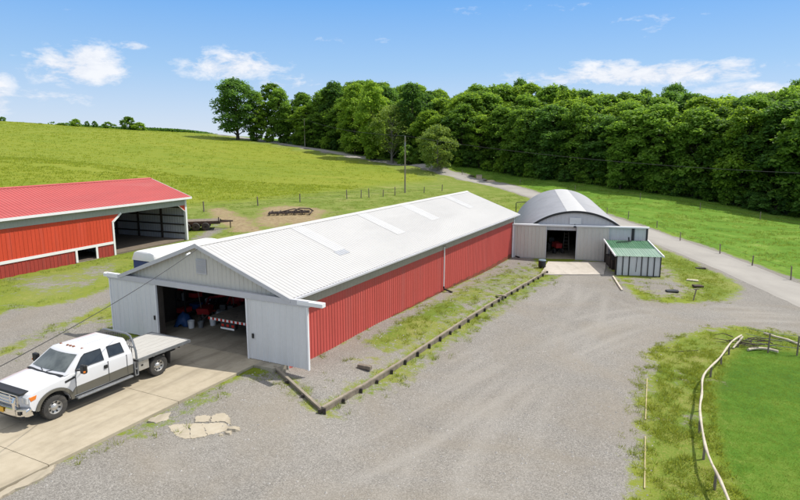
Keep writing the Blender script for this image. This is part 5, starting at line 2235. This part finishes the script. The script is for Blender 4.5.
# ------------------------------------------------------------------ trees
def crown_mesh(name, seed, m, W, H, base, n_blob, n_leaf, leaf, squash=1.0, airy=.0, tall=1.0):
    """leaf clumps spread through an uneven crown of width W and height H above base"""
    rng = np.random.default_rng(seed)
    cen, rad_ = [], []
    for k in range(n_blob):
        f = (k + .5) / n_blob
        z = base + (H - base) * (f ** .85)
        prof_ = math.sin(PI * min(1, max(0.06, (f * .86 + .12)))) ** .6
        a = k * 2.39996 + rng.uniform(-.5, .5)
        rr = W / 2 * prof_ * math.sqrt(rng.uniform(.15, 1.0)) * .78
        cen.append((rr * math.cos(a), rr * math.sin(a), z))
        rad_.append(W * rng.uniform(.09, .19) * (1 - .2 * f))
    cen = np.array(cen)
    rad_ = np.array(rad_)
    wts = rad_ ** 2
    wts /= wts.sum()
    bi = rng.choice(n_blob, n_leaf, p=wts)
    d = rng.normal(size=(n_leaf, 3))
    d /= np.linalg.norm(d, axis=1)[:, None]
    d[:, 2] = np.where(d[:, 2] < -.35, -d[:, 2] * .6, d[:, 2])
    rr = rad_[bi] * (rng.uniform(.45, 1.08, n_leaf) ** .5)
    wob = 1 + .22 * np.sin(d[:, 0] * 5 + bi) * np.sin(d[:, 1] * 5 + bi * 1.7)
    P = cen[bi] + d * (rr * wob)[:, None] * np.array([1, 1, .82])
    P += rng.normal(size=P.shape) * leaf * .5
    # facing mostly outwards and up
    nrm = d * .5 + rng.normal(size=d.shape) * .6 + np.array([0, 0, .75])
    nrm /= np.linalg.norm(nrm, axis=1)[:, None]
    t1 = np.cross(nrm, rng.normal(size=d.shape))
    t1 /= np.linalg.norm(t1, axis=1)[:, None]
    t2 = np.cross(nrm, t1)
    s = leaf * rng.uniform(.55, 1.25, n_leaf)[:, None]
    q = np.stack([P - t1 * s * 1.1, P + t2 * s * .62 + nrm * s * .12, P + t1 * s * 1.1, P - t2 * s * .62 + nrm * s * .12], 1)
    me = bpy.data.meshes.new(name)
    nv = n_leaf * 4
    me.vertices.add(nv)
    me.vertices.foreach_set('co', q.reshape(-1).astype(np.float32))
    me.loops.add(nv)
    me.loops.foreach_set('vertex_index', np.arange(nv, dtype=np.int32))
    me.polygons.add(n_leaf)
    me.polygons.foreach_set('loop_start', np.arange(0, nv, 4, dtype=np.int32))
    me.update()
    me.validate()
    tint = np.clip(.45 + .20 * rng.normal(size=n_blob)[bi] + rng.normal(size=n_leaf) * .18, 0, 1)
    at = me.attributes.new('tint', 'FLOAT', 'POINT')
    at.data.foreach_set('value', np.repeat(tint, 4).astype(np.float32))
    me.materials.append(m)
    return me, cen


def trunk_mesh(name, seed, H, base, cen, m, r0):
    rng = random.Random(seed)
    mb = MB()
    top = H * .72
    pts, rs = [], []
    for k in range(6):
        f = k / 5
        pts.append((rng.uniform(-.15, .15) * f * 2, rng.uniform(-.15, .15) * f * 2, -.4 + (top + .4) * f))
        rs.append(r0 * (1.25 if k == 0 else 1) * (1 - .82 * f))
    mb.tube(pts, rs, 8)
    for k in range(0, len(cen), 2):
        c = cen[k]
        f = max(.12, min(.9, (c[2] - 1.5) / top * .75))
        i = min(4, int(f * 5))
        a = Vector(pts[i]).lerp(Vector(pts[i + 1]), f * 5 - i)
        b = Vector(c)
        mid = a.lerp(b, .5) + Vector((0, 0, .06 * H * .3))
        rr = r0 * (1 - .8 * f) * .5
        mb.tube([a, mid, b], [rr, rr * .6, rr * .18], 6)
    me = mb.build(name, m, smooth=60)
    d = me.data
    bpy.data.objects.remove(me)
    return d


VAR = {}


def variant(key, seed, lm, W, H, base, nb, nl, leaf, bark=M_bark, r0=.28):
    cm, cen = crown_mesh('crown', seed, lm, W, H, base, nb, nl, leaf)
    tm = trunk_mesh('trunk', seed, H, base, cen, bark, r0)
    VAR.setdefault(key, []).append((cm, tm, H))


for s in range(4):
    variant('edge', 100 + s, [M_leaf, M_leafb, M_leaf, M_leafd][s], 10.5, 18, .8, 74, 14000, .27)
for s in range(5):
    variant('wood', 200 + s, [M_leaf, M_leafb, M_leafd, M_leaf, M_leafb][s], 10.5, 20, 4.0, 66, 12500, .28)
for s in range(3):
    variant('bush', 300 + s, [M_leaf, M_leafd, M_leafb][s], 4.4, 3.6, .1, 18, 2600, .20, r0=.09)
variant('oak', 401, M_leafd, 15, 20, 2.6, 80, 16000, .32, r0=.45)
variant('slim', 402, M_leaf, 9.5, 19.5, 2.5, 46, 8000, .32, r0=.25)
variant('slim', 403, M_leafb, 8.5, 18, 2.0, 40, 7500, .32, r0=.25)
variant('olive', 404, M_leafo, 10, 11.5, .8, 40, 6800, .22, bark=M_barkpale, r0=.2)
variant('twiggy', 405, M_leafo, 9.5, 15, 3.5, 60, 3600, .2, bark=M_barkpale, r0=.26)


def tree(name, key, vi, loc, h, wid, label, group=None, rz=None, cat='tree', with_parts=True):
    cm, tm, H = VAR[key][vi % len(VAR[key])]
    t = thing(name, label, cat, loc, random.uniform(0, 2 * PI) if rz is None else rz, group)
    s = h / H
    t.scale = (s * wid, s * wid, s)
    for nm, me in (('trunk', tm), ('crown', cm)):
        o = bpy.data.objects.new(nm, me)
        COL.objects.link(o)
        o.parent = t
    return t


# wood edge, from far right round to the left end by the road
edge_px = [(800, 217), (760, 210), (720, 203), (690, 198), (650, 191), (600, 185), (550, 179), (500, 171.5), (470, 167), (440, 164), (410, 160), (380, 156.2), (350, 152), (330, 149.4), (312, 147), (296, 144.6)]
EDGE = [G(*q)[:2] for q in edge_px]
d_ = (EDGE[0] - EDGE[2]) / np.linalg.norm(EDGE[0] - EDGE[2])
EDGE = np.array([EDGE[0] + d_ * 40, EDGE[0] + d_ * 20] + EDGE)
ED = smooth_line(resample(EDGE, 1.0), 20)
seg = np.concatenate([[0], np.cumsum(np.linalg.norm(np.diff(ED, axis=0), axis=1))])
tops_px = np.array([(200, 95), (290, 100), (310, 92), (330, 85), (355, 81), (400, 85), (430, 92), (470, 92), (518, 86), (560, 90), (600, 97), (640, 97), (680, 91), (720, 97), (760, 98), (790, 88), (900, 86)])


def edge_at(s):
    i = min(len(ED) - 2, max(0, int(np.searchsorted(seg, s)) - 1))
    f = (s - seg[i]) / max(1e-6, seg[i + 1] - seg[i])
    p = ED[i] + (ED[i + 1] - ED[i]) * f
    t_ = ED[min(i + 4, len(ED) - 1)] - ED[max(i - 4, 0)]
    t_ /= np.linalg.norm(t_)
    n = np.array([t_[1], -t_[0]])
    if n @ p < 0:
        n = -n
    return p, n


def want_h(p, zb, over=0.):
    px = 400 + p[0] / (p[1] * CP + (CAM_H - 8) * SP) * FPX
    ty = np.interp(px, tops_px[:, 0], tops_px[:, 1])
    r = ray(px, ty + over)
    return CAM_H + r[2] / r[1] * p[1] - zb


total = seg[-1]
rows = [(3.0, 5.4, 'edge', 19, 'leafy tree in the front line of the wood, crown reaching near the ground'),
        (9.5, 5.6, 'wood', 9, 'leafy tree just behind the front line of the wood'),
        (16, 6.0, 'wood', 3, 'tall tree deeper in the wood, its upper crown against the sky'),
        (24, 6.6, 'wood', 0, 'distant tree at the back of the wood, only its crown top showing')]
for ri, (offs, step, key, over, lab) in enumerate(rows):
    s = random.uniform(0, 3)
    k = 0
    while s < total - 2:
        p, n = edge_at(s)
        q = p + n * (offs + random.uniform(-1.6, 1.6)) + np.array([random.uniform(-1, 1), random.uniform(-1, 1)])
        zb = Z(*q)
        h = want_h(q, zb, over + random.uniform(-7, 7) * (1.0 if ri < 1 else .8 if ri < 2 else .42))
        h = min(30, max(9, h))
        vi = random.randrange(len(VAR[key]))
        tree('broadleaf_tree', key, vi, (q[0], q[1], zb - .1), h, random.uniform(1.1, 1.55) * (18.5 / h) ** .5, lab, ['front line of the wood', 'second line of the wood', 'deeper trees of the wood', 'farthest trees of the wood'][ri])
        s += step * random.uniform(.8, 1.25)
        k += 1
# undergrowth along the foot of the wood
s = 1.0
while s < total:
    p, n = edge_at(s)
    q = p + n * random.uniform(-1.4, 1.5)
    h = random.uniform(1.8, 4.6)
    tree('shrub', 'bush', random.randrange(3), (q[0], q[1], Z(*q) - .1), h, random.uniform(.8, 1.3), 'leafy shrub at the shaded foot of the wood', 'shrubs at the foot of the wood', cat='shrub')
    s += random.uniform(1.9, 3.6)


def px_tree(name, key, vi, px, base, top, wpx, label, group=None, d=None, cat='tree'):
    """tree whose trunk stands at (px, base) and whose top is seen at height top"""
    if d:
        p = np.array(at_d(px, base, d))
        p[2] = Z(p[0], p[1]) - (.5 if key == 'bush' else 0)
    else:
        p = G(px, base)
    r = ray(px, top)
    h = CAM_H + r[2] / r[1] * p[1] - p[2]
    Hm = VAR[key][vi % len(VAR[key])][2]
    W0 = {'oak': 15, 'slim': 9.2, 'olive': 10, 'twiggy': 9.5, 'bush': 4.4, 'edge': 10.5, 'wood': 10.5}[key]
    wid = (wpx / FPX * p[1]) / (W0 * h / Hm)
    return tree(name, key, vi, (p[0], p[1], p[2] - .1), h, wid, label, group, cat=cat)


px_tree('broadleaf_tree', 'oak', 0, 238, 139.5, 82, 52, 'big round dark tree at the left end of the tree line on the crest')
px_tree('broadleaf_tree', 'slim', 0, 272, 141, 85, 32, 'slender loose crowned tree between the big dark tree and the wood')
px_tree('broadleaf_tree', 'slim', 1, 257, 139.5, 92, 26, 'smaller green tree close behind the big dark tree on the crest', d=212)
px_tree('broadleaf_tree', 'wood', 3, 281, 141, 90, 30, 'full green tree on the crest between the slender tree and the thin pole', d=214)
px_tree('broadleaf_tree', 'slim', 1, 288, 142, 106, 22, 'short light green tree right of the slender tree on the crest')
px_tree('broadleaf_tree', 'slim', 0, 305, 140, 96, 26, 'dusky tree at the left end of the wood beside the thin pole', d=214)
for (x, b, tp_, w, lab) in ((256, 141, 126, 16, 'low bush under the big dark tree on the crest'), (285, 143, 123, 20, 'rounded bush below the short light green tree'), (300, 145, 127, 20, 'low bush beside the road at the left end of the wood'), (270, 142, 129, 14, 'low bush under the slender tree on the crest')):
    px_tree('shrub', 'bush', random.randrange(3), x, b, tp_, w, lab, cat='shrub')
px_tree('broadleaf_tree', 'twiggy', 0, 392, 163.5, 107, 50, 'sparse grey twigged tree at the wood edge left of the lone pole')
px_tree('broadleaf_tree', 'olive', 0, 437, 171, 127, 46, 'rounded olive grey tree at the roadside right of the lone pole')
px_tree('broadleaf_tree', 'edge', 0, 322, 147, 92, 30, 'full green tree at the roadside right of the thin pole at the wood end')
px_tree('broadleaf_tree', 'edge', 3, 336, 148, 84, 36, 'tall dark full tree at the roadside near the wood end')
px_tree('broadleaf_tree', 'wood', 0, 303, 143, 94, 30, 'dusky tall tree filling the gap behind the thin pole', d=222)
px_tree('broadleaf_tree', 'wood', 1, 372, 150, 84, 38, 'tall green tree rising behind the sparse grey twigged tree', d=178)
px_tree('shrub', 'bush', 2, 374, 160, 139, 26, 'bright green shrub at the foot of the sparse grey twigged tree', cat='shrub')
px_tree('shrub', 'bush', 0, 408, 165, 146, 24, 'full green shrub at the roadside behind the foot of the lone pole', cat='shrub')
px_tree('broadleaf_tree', 'wood', 2, 412, 154, 85, 36, 'tall dark tree rising behind the lone pole', d=172)
px_tree('broadleaf_tree', 'wood', 2, 518, 160, 81, 27, 'dark rounded crown standing highest above the middle of the wood', d=186)
px_tree('broadleaf_tree', 'wood', 2, 558, 165, 88, 34, 'broad dark crown rising above the wood beside the highest dark crown', d=176)
px_tree('broadleaf_tree', 'slim', 0, 640, 172, 92, 24, 'ragged dark crown rising from the wood above the arched shed roof', d=158)
px_tree('broadleaf_tree', 'oak', 0, 668, 172, 89, 40, 'wide dark crown rising at the back of the wood above the pasture', d=160)
px_tree('broadleaf_tree', 'oak', 0, 792, 186, 83, 46, 'big dark crown standing above the wood over the nearest end of the pasture', d=132)
px_tree('broadleaf_tree', 'slim', 1, 470, 152, 90, 22, 'slim light crown poking above the wood behind the olive grey tree', d=190)
px_tree('broadleaf_tree', 'edge', 1, 355, 154, 86, 40, 'bright green tree at the wood edge above the road bend')
px_tree('broadleaf_tree', 'edge', 0, 620, 189, 140, 34, 'lighter mid height tree in front of the wood above the arched shed')
# bushes on the left skyline
for (x, b, tp_, w, d, lab, vi) in ((128, 128, 117, 16, 232, 'rounded dark green bush on the left skyline', 0), (139, 128.5, 123, 18, 232, 'low spreading bush right of the rounded bush on the skyline', 2),
                                   (76, 127, 119.5, 13, 236, 'small round bush on the skyline left of the largest', 2), (87, 126, 121.5, 6, 240, 'tiny dark conical bush on the skyline', 1), (95, 126, 121.5, 7, 240, 'tiny dark rounded bush right of the conical one', 1),
                                   (62, 127, 123, 12, 236, 'low flat bush on the far left skyline', 0), (40, 126, 123, 10, 236, 'lowest pale bush at the left of the skyline', 2), (3, 122, 117, 8, 240, 'dark bush at the left end of the skyline', 1), (108, 127, 122, 14, 236, 'mid green low bush between the dark tiny ones and the largest', 0)):
    px_tree('shrub', 'bush', vi, x, b, tp_, w, lab, d=d, cat='shrub')

# far ridge with its woods behind the meadow crest
mb = MB()
xs = np.linspace(-900, 300, 60)
ridge = [max(2.0, 19.5 + 13 * math.exp(-((x + 470) / 130) ** 2) - 22 / (1 + math.exp(-(x + 150) / 14)) + .6 * math.sin(x * .05)) for x in xs]
vs, fs = [], []
for (yy, f) in ((470, -.2), (520, .75), (560, 1.0), (620, 1.0), (800, .5), (1000, -.3)):
    for x, h in zip(xs, ridge):
        vs.append((x, yy, h * f - (4 if f < .4 else 0)))
n_ = len(xs)
for i in range(5):
    for k in range(n_ - 1):
        fs.append((i * n_ + k, i * n_ + k + 1, (i + 1) * n_ + k + 1, (i + 1) * n_ + k))
mb.add(vs, fs)
kind(mb.build('hills', mat('far_fields', (.16, .20, .045), .95, 0, .25, .02), smooth=80), 'structure')
rng = np.random.default_rng(5)
cm_all = []
n_l = 16000
lx = rng.uniform(-420, -172, n_l)
clump = .5 + .5 * np.sin(lx * .035 + 2 * np.sin(lx * .011))
ly = 560 + rng.uniform(0, 30, n_l)
hh = np.interp(lx, xs, ridge)
lz = hh + rng.uniform(-.1, 1, n_l) ** 1 * (2.0 + 4.0 * clump)
lz = np.where(rng.uniform(size=n_l) < np.clip((lx + 330) / 40, 0, 1), lz, hh - 3)
P = np.stack([lx, ly, lz], 1)
d3 = rng.normal(size=P.shape)
d3 /= np.linalg.norm(d3, axis=1)[:, None]
t1 = np.cross(d3, rng.normal(size=P.shape))
t1 /= np.linalg.norm(t1, axis=1)[:, None]
t2 = np.cross(d3, t1)
q = np.stack([P - t1 * 1.1, P + t2 * .8, P + t1 * 1.1, P - t2 * .8], 1)
me = bpy.data.meshes.new('far_wood')
me.from_pydata(q.reshape(-1, 3).tolist(), [], np.arange(n_l * 4).reshape(-1, 4).tolist())
at = me.attributes.new('tint', 'FLOAT', 'POINT')
at.data.foreach_set('value', np.repeat(rng.uniform(.1, .7, n_l), 4).astype(np.float32))
me.materials.append(M_leafd)
o = bpy.data.objects.new('far_wood', me)
COL.objects.link(o)
kind(o, 'stuff')


# ------------------------------------------------------------------ grasses
def interp_attr(A, P):
    ix = np.clip(np.searchsorted(gx, P[:, 0]) - 1, 0, nx - 2)
    iy = np.clip(np.searchsorted(gy, P[:, 1]) - 1, 0, ny - 2)
    tx = (P[:, 0] - gx[ix]) / (gx[ix + 1] - gx[ix])
    ty = (P[:, 1] - gy[iy]) / (gy[iy + 1] - gy[iy])
    B = A.reshape(ny, nx)
    return (B[iy, ix] * (1 - tx) + B[iy, ix + 1] * tx) * (1 - ty) + (B[iy + 1, ix] * (1 - tx) + B[iy + 1, ix + 1] * tx) * ty


def blades(name, P, hts, wid, nb, spread, m, tint0, seed):
    rng = np.random.default_rng(seed)
    n = len(P)
    zt = interp_attr(ZG, P)
    B = np.repeat(np.column_stack([P, zt - .02]), nb, 0)
    H_ = np.repeat(hts, nb) * rng.uniform(.55, 1.1, n * nb)
    a = rng.uniform(0, 2 * PI, n * nb)
    sp_ = np.repeat(spread, nb) if np.ndim(spread) else np.full(n * nb, spread)
    B[:, 0] += np.cos(a) * sp_ * rng.uniform(0, 1, n * nb)
    B[:, 1] += np.sin(a) * sp_ * rng.uniform(0, 1, n * nb)
    W_ = np.repeat(wid, nb) if np.ndim(wid) else np.full(n * nb, wid)
    b = rng.uniform(0, 2 * PI, n * nb)
    sx, sy = np.cos(b) * W_ / 2, np.sin(b) * W_ / 2
    lean = rng.uniform(.3, 1.1, n * nb) * H_
    T = B.copy()
    T[:, 0] += np.cos(a) * lean
    T[:, 1] += np.sin(a) * lean
    T[:, 2] += H_
    L0 = B.copy()
    L0[:, 0] -= sx
    L0[:, 1] -= sy
    R0 = B.copy()
    R0[:, 0] += sx
    R0[:, 1] += sy
    V = np.stack([L0, R0, T], 1).reshape(-1, 3)
    nf = n * nb
    me = bpy.data.meshes.new(name)
    me.vertices.add(nf * 3)
    me.vertices.foreach_set('co', V.reshape(-1).astype(np.float32))
    me.loops.add(nf * 3)
    me.loops.foreach_set('vertex_index', np.arange(nf * 3, dtype=np.int32))
    me.polygons.add(nf)
    me.polygons.foreach_set('loop_start', np.arange(0, nf * 3, 3, dtype=np.int32))
    me.update()
    me.validate()
    ti = np.clip(np.repeat(tint0, nb) + rng.normal(size=nf) * .15, 0, 1)
    at = me.attributes.new('tint', 'FLOAT', 'POINT')
    at.data.foreach_set('value', np.repeat(ti, 3).astype(np.float32))
    me.materials.append(m)
    o = bpy.data.objects.new(name, me)
    COL.objects.link(o)
    return kind(o, 'stuff')


def pnoise(P, w, seed):
    r = np.random.default_rng(seed)
    out = np.zeros(len(P))
    for k in range(5):
        a = r.uniform(0, 2 * PI)
        f = w * (1.0 + .6 * k)
        out += np.sin((P[:, 0] * math.cos(a) + P[:, 1] * math.sin(a)) * f + r.uniform(0, 6) + 1.5 * np.sin((P[:, 1] * math.cos(a) - P[:, 0] * math.sin(a)) * f * .7)) / (1 + .4 * k)
    return out / 3


def scatter(n, x0, x1, y0, y1, seed):
    r = np.random.default_rng(seed)
    return np.stack([r.uniform(x0, x1, n), r.uniform(y0, y1, n)], 1)


def clear(P):
    """keep grass off slab, buildings and road"""
    u = (P - BO) @ BU
    v = (P - BO) @ BV
    ok = ~((np.abs(u) < 4.55) & (v > -.1) & (v < 32))
    ok &= poly_sd(P, slab_bl) < -.02
    ok &= line_dist(P, ROAD) > ROAD_HALF + .1
    ls_ = (P - SA) @ SW
    ln_ = (P - SA) @ SN
    ok &= ~((ls_ > -30.2) & (ls_ < .2) & (ln_ < .1) & (ln_ > -9))
    qx_ = (P - QA) @ QW
    qy_ = (P - QA) @ np.array([-QW[1], QW[0]])
    ok &= ~((qx_ > -1.2) & (qx_ < 11.3) & (qy_ > -2.6) & (qy_ < 26))
    ok &= ~((qx_ > 6.2) & (qx_ < 10.6) & (qy_ > -7) & (qy_ < 0))
    return ok


# weeds in the thin gravel, strip and bed
P = np.concatenate([scatter(90000, -34, 34, 11, 60, 21), scatter(16000, 4, 15, 10, 32, 41)])
w = interp_attr(A_weed, P)
gvl = interp_attr(A_gravel, P)
nn = .6 * pnoise(P, 1.7, 3) + .8 * pnoise(P, 5.0, 4)
keep = clear(P) & (w > .3) & (nn - (gvl - .35) * 1.3 > .05) & (interp_attr(A_lawn, P) < .6)
P1 = P[keep]
r1 = np.random.default_rng(8)
blades('weeds', P1, .06 + .20 * r1.uniform(0, 1, len(P1)) ** 2, .022, 10, .11, M_weed, np.clip(.32 + .28 * pnoise(P1, .9, 9), 0, 1), 31)
# fringe along slab, timber and yard edges
P = scatter(60000, -14, 22, 9, 52, 22)
gvl = interp_attr(A_gravel, P)
nn = pnoise(P, 1.6, 5)
keep = clear(P) & (gvl > .15) & (gvl < .80) & (nn > .25) & (interp_attr(A_weed, P) < .4)
P2 = P[keep]
blades('grass', P2, np.full(len(P2), .10), .02, 9, .09, M_weed, np.clip(.5 + .2 * pnoise(P2, .8, 10), 0, 1), 32)
# lawn
P = scatter(120000, 5, 34, 9, 34, 23)
keep = (interp_attr(A_lawn, P) > .5)
P3 = P[keep]
blades('lawn_grass', P3, np.full(len(P3), .06), .018, 6, .12, M_bladep, np.clip(.12 + .16 * pnoise(P3, .7, 11) + .10 * np.sign(np.sin(P3[:, 0] * 2.4 + P3[:, 1] * 1.1)), 0, 1), 33)
# meadow tussocks
P = np.concatenate([scatter(22000, -75, 50, 50, 110, 24), scatter(12000, -150, 30, 90, 240, 25)])
nn = pnoise(P, .12, 6) + .6 * pnoise(P, .5, 7)
keep = clear(P) & (interp_attr(A_gravel, P) < .2) & (interp_attr(A_past, P) < .3) & (interp_attr(A_dirt, P) < .3) & ((nn > -.6) & (interp_attr(A_mown, P) < .4))
P4 = P[keep]
dd = np.hypot(P4[:, 0], P4[:, 1])
r4 = np.random.default_rng(9)
blades('meadow_grass', P4, .12 + .18 * r4.uniform(0, 1, len(P4)), .05 + dd * .0007, 7, .45 + dd * .002, M_blade, np.clip(.55 + .28 * pnoise(P4, .08, 12), 0, 1), 34)
# short grass round the buildings
P = scatter(70000, -45, 40, 26, 110, 26)
keep = clear(P) & (interp_attr(A_gravel, P) < .35) & (interp_attr(A_mown, P) > .4) & (pnoise(P, .9, 8) > -.1) & (interp_attr(A_dirt, P) < .4) & (interp_attr(A_past, P) < .3)
P5 = P[keep]
blades('short_grass', P5, .08 + .10 * np.random.default_rng(3).uniform(0, 1, len(P5)), .035, 6, .22, M_bladep, np.clip(.45 + .25 * pnoise(P5, .3, 13), 0, 1), 35)
# pasture clumps
P = scatter(60000, 0, 95, 50, 190, 27)
keep = (interp_attr(A_past, P) > .6) & (line_dist(P, ROAD) > 3.5) & (pnoise(P, .5, 14) + .5 * pnoise(P, 2., 15) > .0) & (line_dist(P, ED) > 1)
P6 = P[keep]
blades('pasture_grass', P6, .12 + .28 * np.random.default_rng(4).uniform(0, 1, len(P6)) ** 2, .05, 7, .3, M_bladep, np.clip(.45 + .35 * pnoise(P6, .35, 16), 0, 1), 36)
# loose stones on the yard
rs_ = np.random.default_rng(77)
P = scatter(9000, -12, 22, 11.5, 36, 28)
keep = clear(P) & (interp_attr(A_gravel, P) > .3)
P = P[keep][:4200]
zt = interp_attr(ZG, P)
base = np.array([(1, 0, 0), (.3, .9, 0), (-.8, .55, 0), (-.8, -.6, 0), (.35, -.9, 0), (.1, 0, .75)])
vs, fs = [], []
for i, (p, z) in enumerate(zip(P, zt)):
    s_ = .018 + .035 * rs_.uniform() ** 4
    a = rs_.uniform(0, 6.28)
    c_, s2 = math.cos(a), math.sin(a)
    for b in base:
        x, y = b[0] * s_ * 1.2, b[1] * s_
        vs.append((p[0] + x * c_ - y * s2, p[1] + x * s2 + y * c_, z + b[2] * s_))
    k = i * 6
    fs += [(k, k + 1, k + 5), (k + 1, k + 2, k + 5), (k + 2, k + 3, k + 5), (k + 3, k + 4, k + 5), (k + 4, k, k + 5)]
mb = MB()
mb.add(vs, fs)
kind(mb.build('gravel', mat('loose_stone', (.33, .31, .28), .9, 0, .4, 3.7)), 'stuff')

# ------------------------------------------------------------------ light and sky
SUN_EL = rad(55)
SUN_DIR = Vector((.95, .30, 0)).normalized()      # towards the sun, horizontally
sd = Vector((SUN_DIR.x * math.cos(SUN_EL), SUN_DIR.y * math.cos(SUN_EL), math.sin(SUN_EL)))
sl = bpy.data.lights.new('sun', 'SUN')
sl.energy = 4.2
sl.angle = rad(.55)
sl.color = (1.0, .955, .88)
so = bpy.data.objects.new('sun', sl)
COL.objects.link(so)
so.location = (30, 20, 60)
so.rotation_euler = (-sd).to_track_quat('-Z', 'Y').to_euler()

w = bpy.data.worlds.new('World')
sc.world = w
w.use_nodes = True
nt = w.node_tree
nt.nodes.clear()
out = nt.nodes.new('ShaderNodeOutputWorld')
bg = nt.nodes.new('ShaderNodeBackground')
sky = nt.nodes.new('ShaderNodeTexSky')
sky.sky_type = 'NISHITA'
sky.sun_disc = False
sky.sun_elevation = SUN_EL
sky.sun_rotation = math.atan2(sd.x, sd.y)
sky.altitude = 300
sky.air_density = 1.0
sky.dust_density = .4
sky.ozone_density = 2.0
tc = nt.nodes.new('ShaderNodeTexCoord')
sep = nt.nodes.new('ShaderNodeSeparateXYZ')
L(nt, tc.outputs['Generated'], sep.inputs[0])
az = mth(nt, 'ARCTAN2', sep.outputs[0], sep.outputs[1])
el = mth(nt, 'ARCSINE', sep.outputs[2])
# clouds
cmb = nt.nodes.new('ShaderNodeCombineXYZ')
L(nt, az, cmb.inputs[0])
L(nt, mth(nt, 'MULTIPLY', el, 2.2), cmb.inputs[1])
cn = noise(nt, cmb.outputs[0], 19, 8, .66, .25)
cn2 = noise(nt, cmb.outputs[0], 5, 5, .6, .2)
blobs = [(92, 70, 40, 15, 1.0), (100, 62, 22, 11, .9), (145, 51, 18, 4, .55), (240, 70, 46, 13, .85), (290, 84, 40, 8, .45), (632, 78, 95, 9, 1.0), (600, 74, 40, 9, .8), (690, 72, 55, 7, .7), (2, 95, 20, 18, .8), (60, 100, 60, 7, .4),
         (740, 92, 40, 6, .7), (345, 45, 70, 6, .22), (520, 18, 120, 8, .25), (640, 30, 60, 10, .28), (110, 20, 110, 8, .15), (900, 70, 80, 16, .9), (-80, 70, 60, 20, .9)]
tot = None
for (px, py, a, b, s) in blobs:
    a0 = math.atan((px - 400) / FPX)
    e0 = math.atan((144.6 - py) / FPX) * math.cos(a0)
    u = mth(nt, 'DIVIDE', mth(nt, 'SUBTRACT', az, a0), a / FPX * math.cos(a0))
    v_ = mth(nt, 'DIVIDE', mth(nt, 'SUBTRACT', el, e0), b / FPX)
    d2 = mth(nt, 'ADD', mth(nt, 'MULTIPLY', u, u), mth(nt, 'MULTIPLY', v_, v_))
    val = mth(nt, 'MULTIPLY', mth(nt, 'POWER', 2.718, mth(nt, 'MULTIPLY', d2, -.9)), s)
    tot = val if tot is None else mth(nt, 'MAXIMUM', tot, val)
# scattered clouds elsewhere overhead
cl = mth(nt, 'MULTIPLY', tot, mth(nt, 'ADD', -.75, mth(nt, 'MULTIPLY', cn, 3.3)))
cl = mth(nt, 'ADD', cl, mth(nt, 'MULTIPLY', mth(nt, 'SUBTRACT', cn, .55), .55))
clf = ramp(nt, cl, [(.20, 0.), (.42, .5), (.75, .9)])
elf = ramp(nt, el, [(0., (.80, .87, 1.0)), (.06, (.62, .78, 1.0)), (.12, (.43, .68, 1.0)), (.23, (.21, .51, 1.0)), (.33, (.84, .92, 1.05)), (.8, (.92, .95, 1.04))])  # upper stops lie above the view, brightened to lift the shadows
skyc = mixc(nt, .72, sky.outputs[0], (0, 0, 0))
hs = mixc(nt, 1.0, sky.outputs[0], elf, 'MULTIPLY')
# bring the physically lit sky to clear blue, with added shadow fill overhead
blue = mixc(nt, .5, hs, sky.outputs[0])
vm = nt.nodes.new('ShaderNodeVectorMath')
vm.operation = 'SCALE'
vm.inputs['Scale'].default_value = 8.5
L(nt, elf, vm.inputs[0])
base = mixc(nt, .85, hs, vm.outputs[0])
final = mixc(nt, clf, base, ramp(nt, cn, [(.35, (7.0, 7.35, 8.2)), (.62, (8.7, 8.8, 9.1))]))
L(nt, final, bg.inputs[0])
bg.inputs[1].default_value = .10
L(nt, bg.outputs[0], out.inputs[0])

sc.view_settings.view_transform = 'Standard'
sc.view_settings.look = 'None'
sc.view_settings.exposure = 0.16
sc.view_settings.gamma = 1.0
sc.view_settings.use_curve_mapping = False
sc.render.engine = 'CYCLES'
sc.cycles.max_bounces = 8
sc.cycles.diffuse_bounces = 5
sc.cycles.glossy_bounces = 3
sc.cycles.transmission_bounces = 5
sc.cycles.use_denoising = True
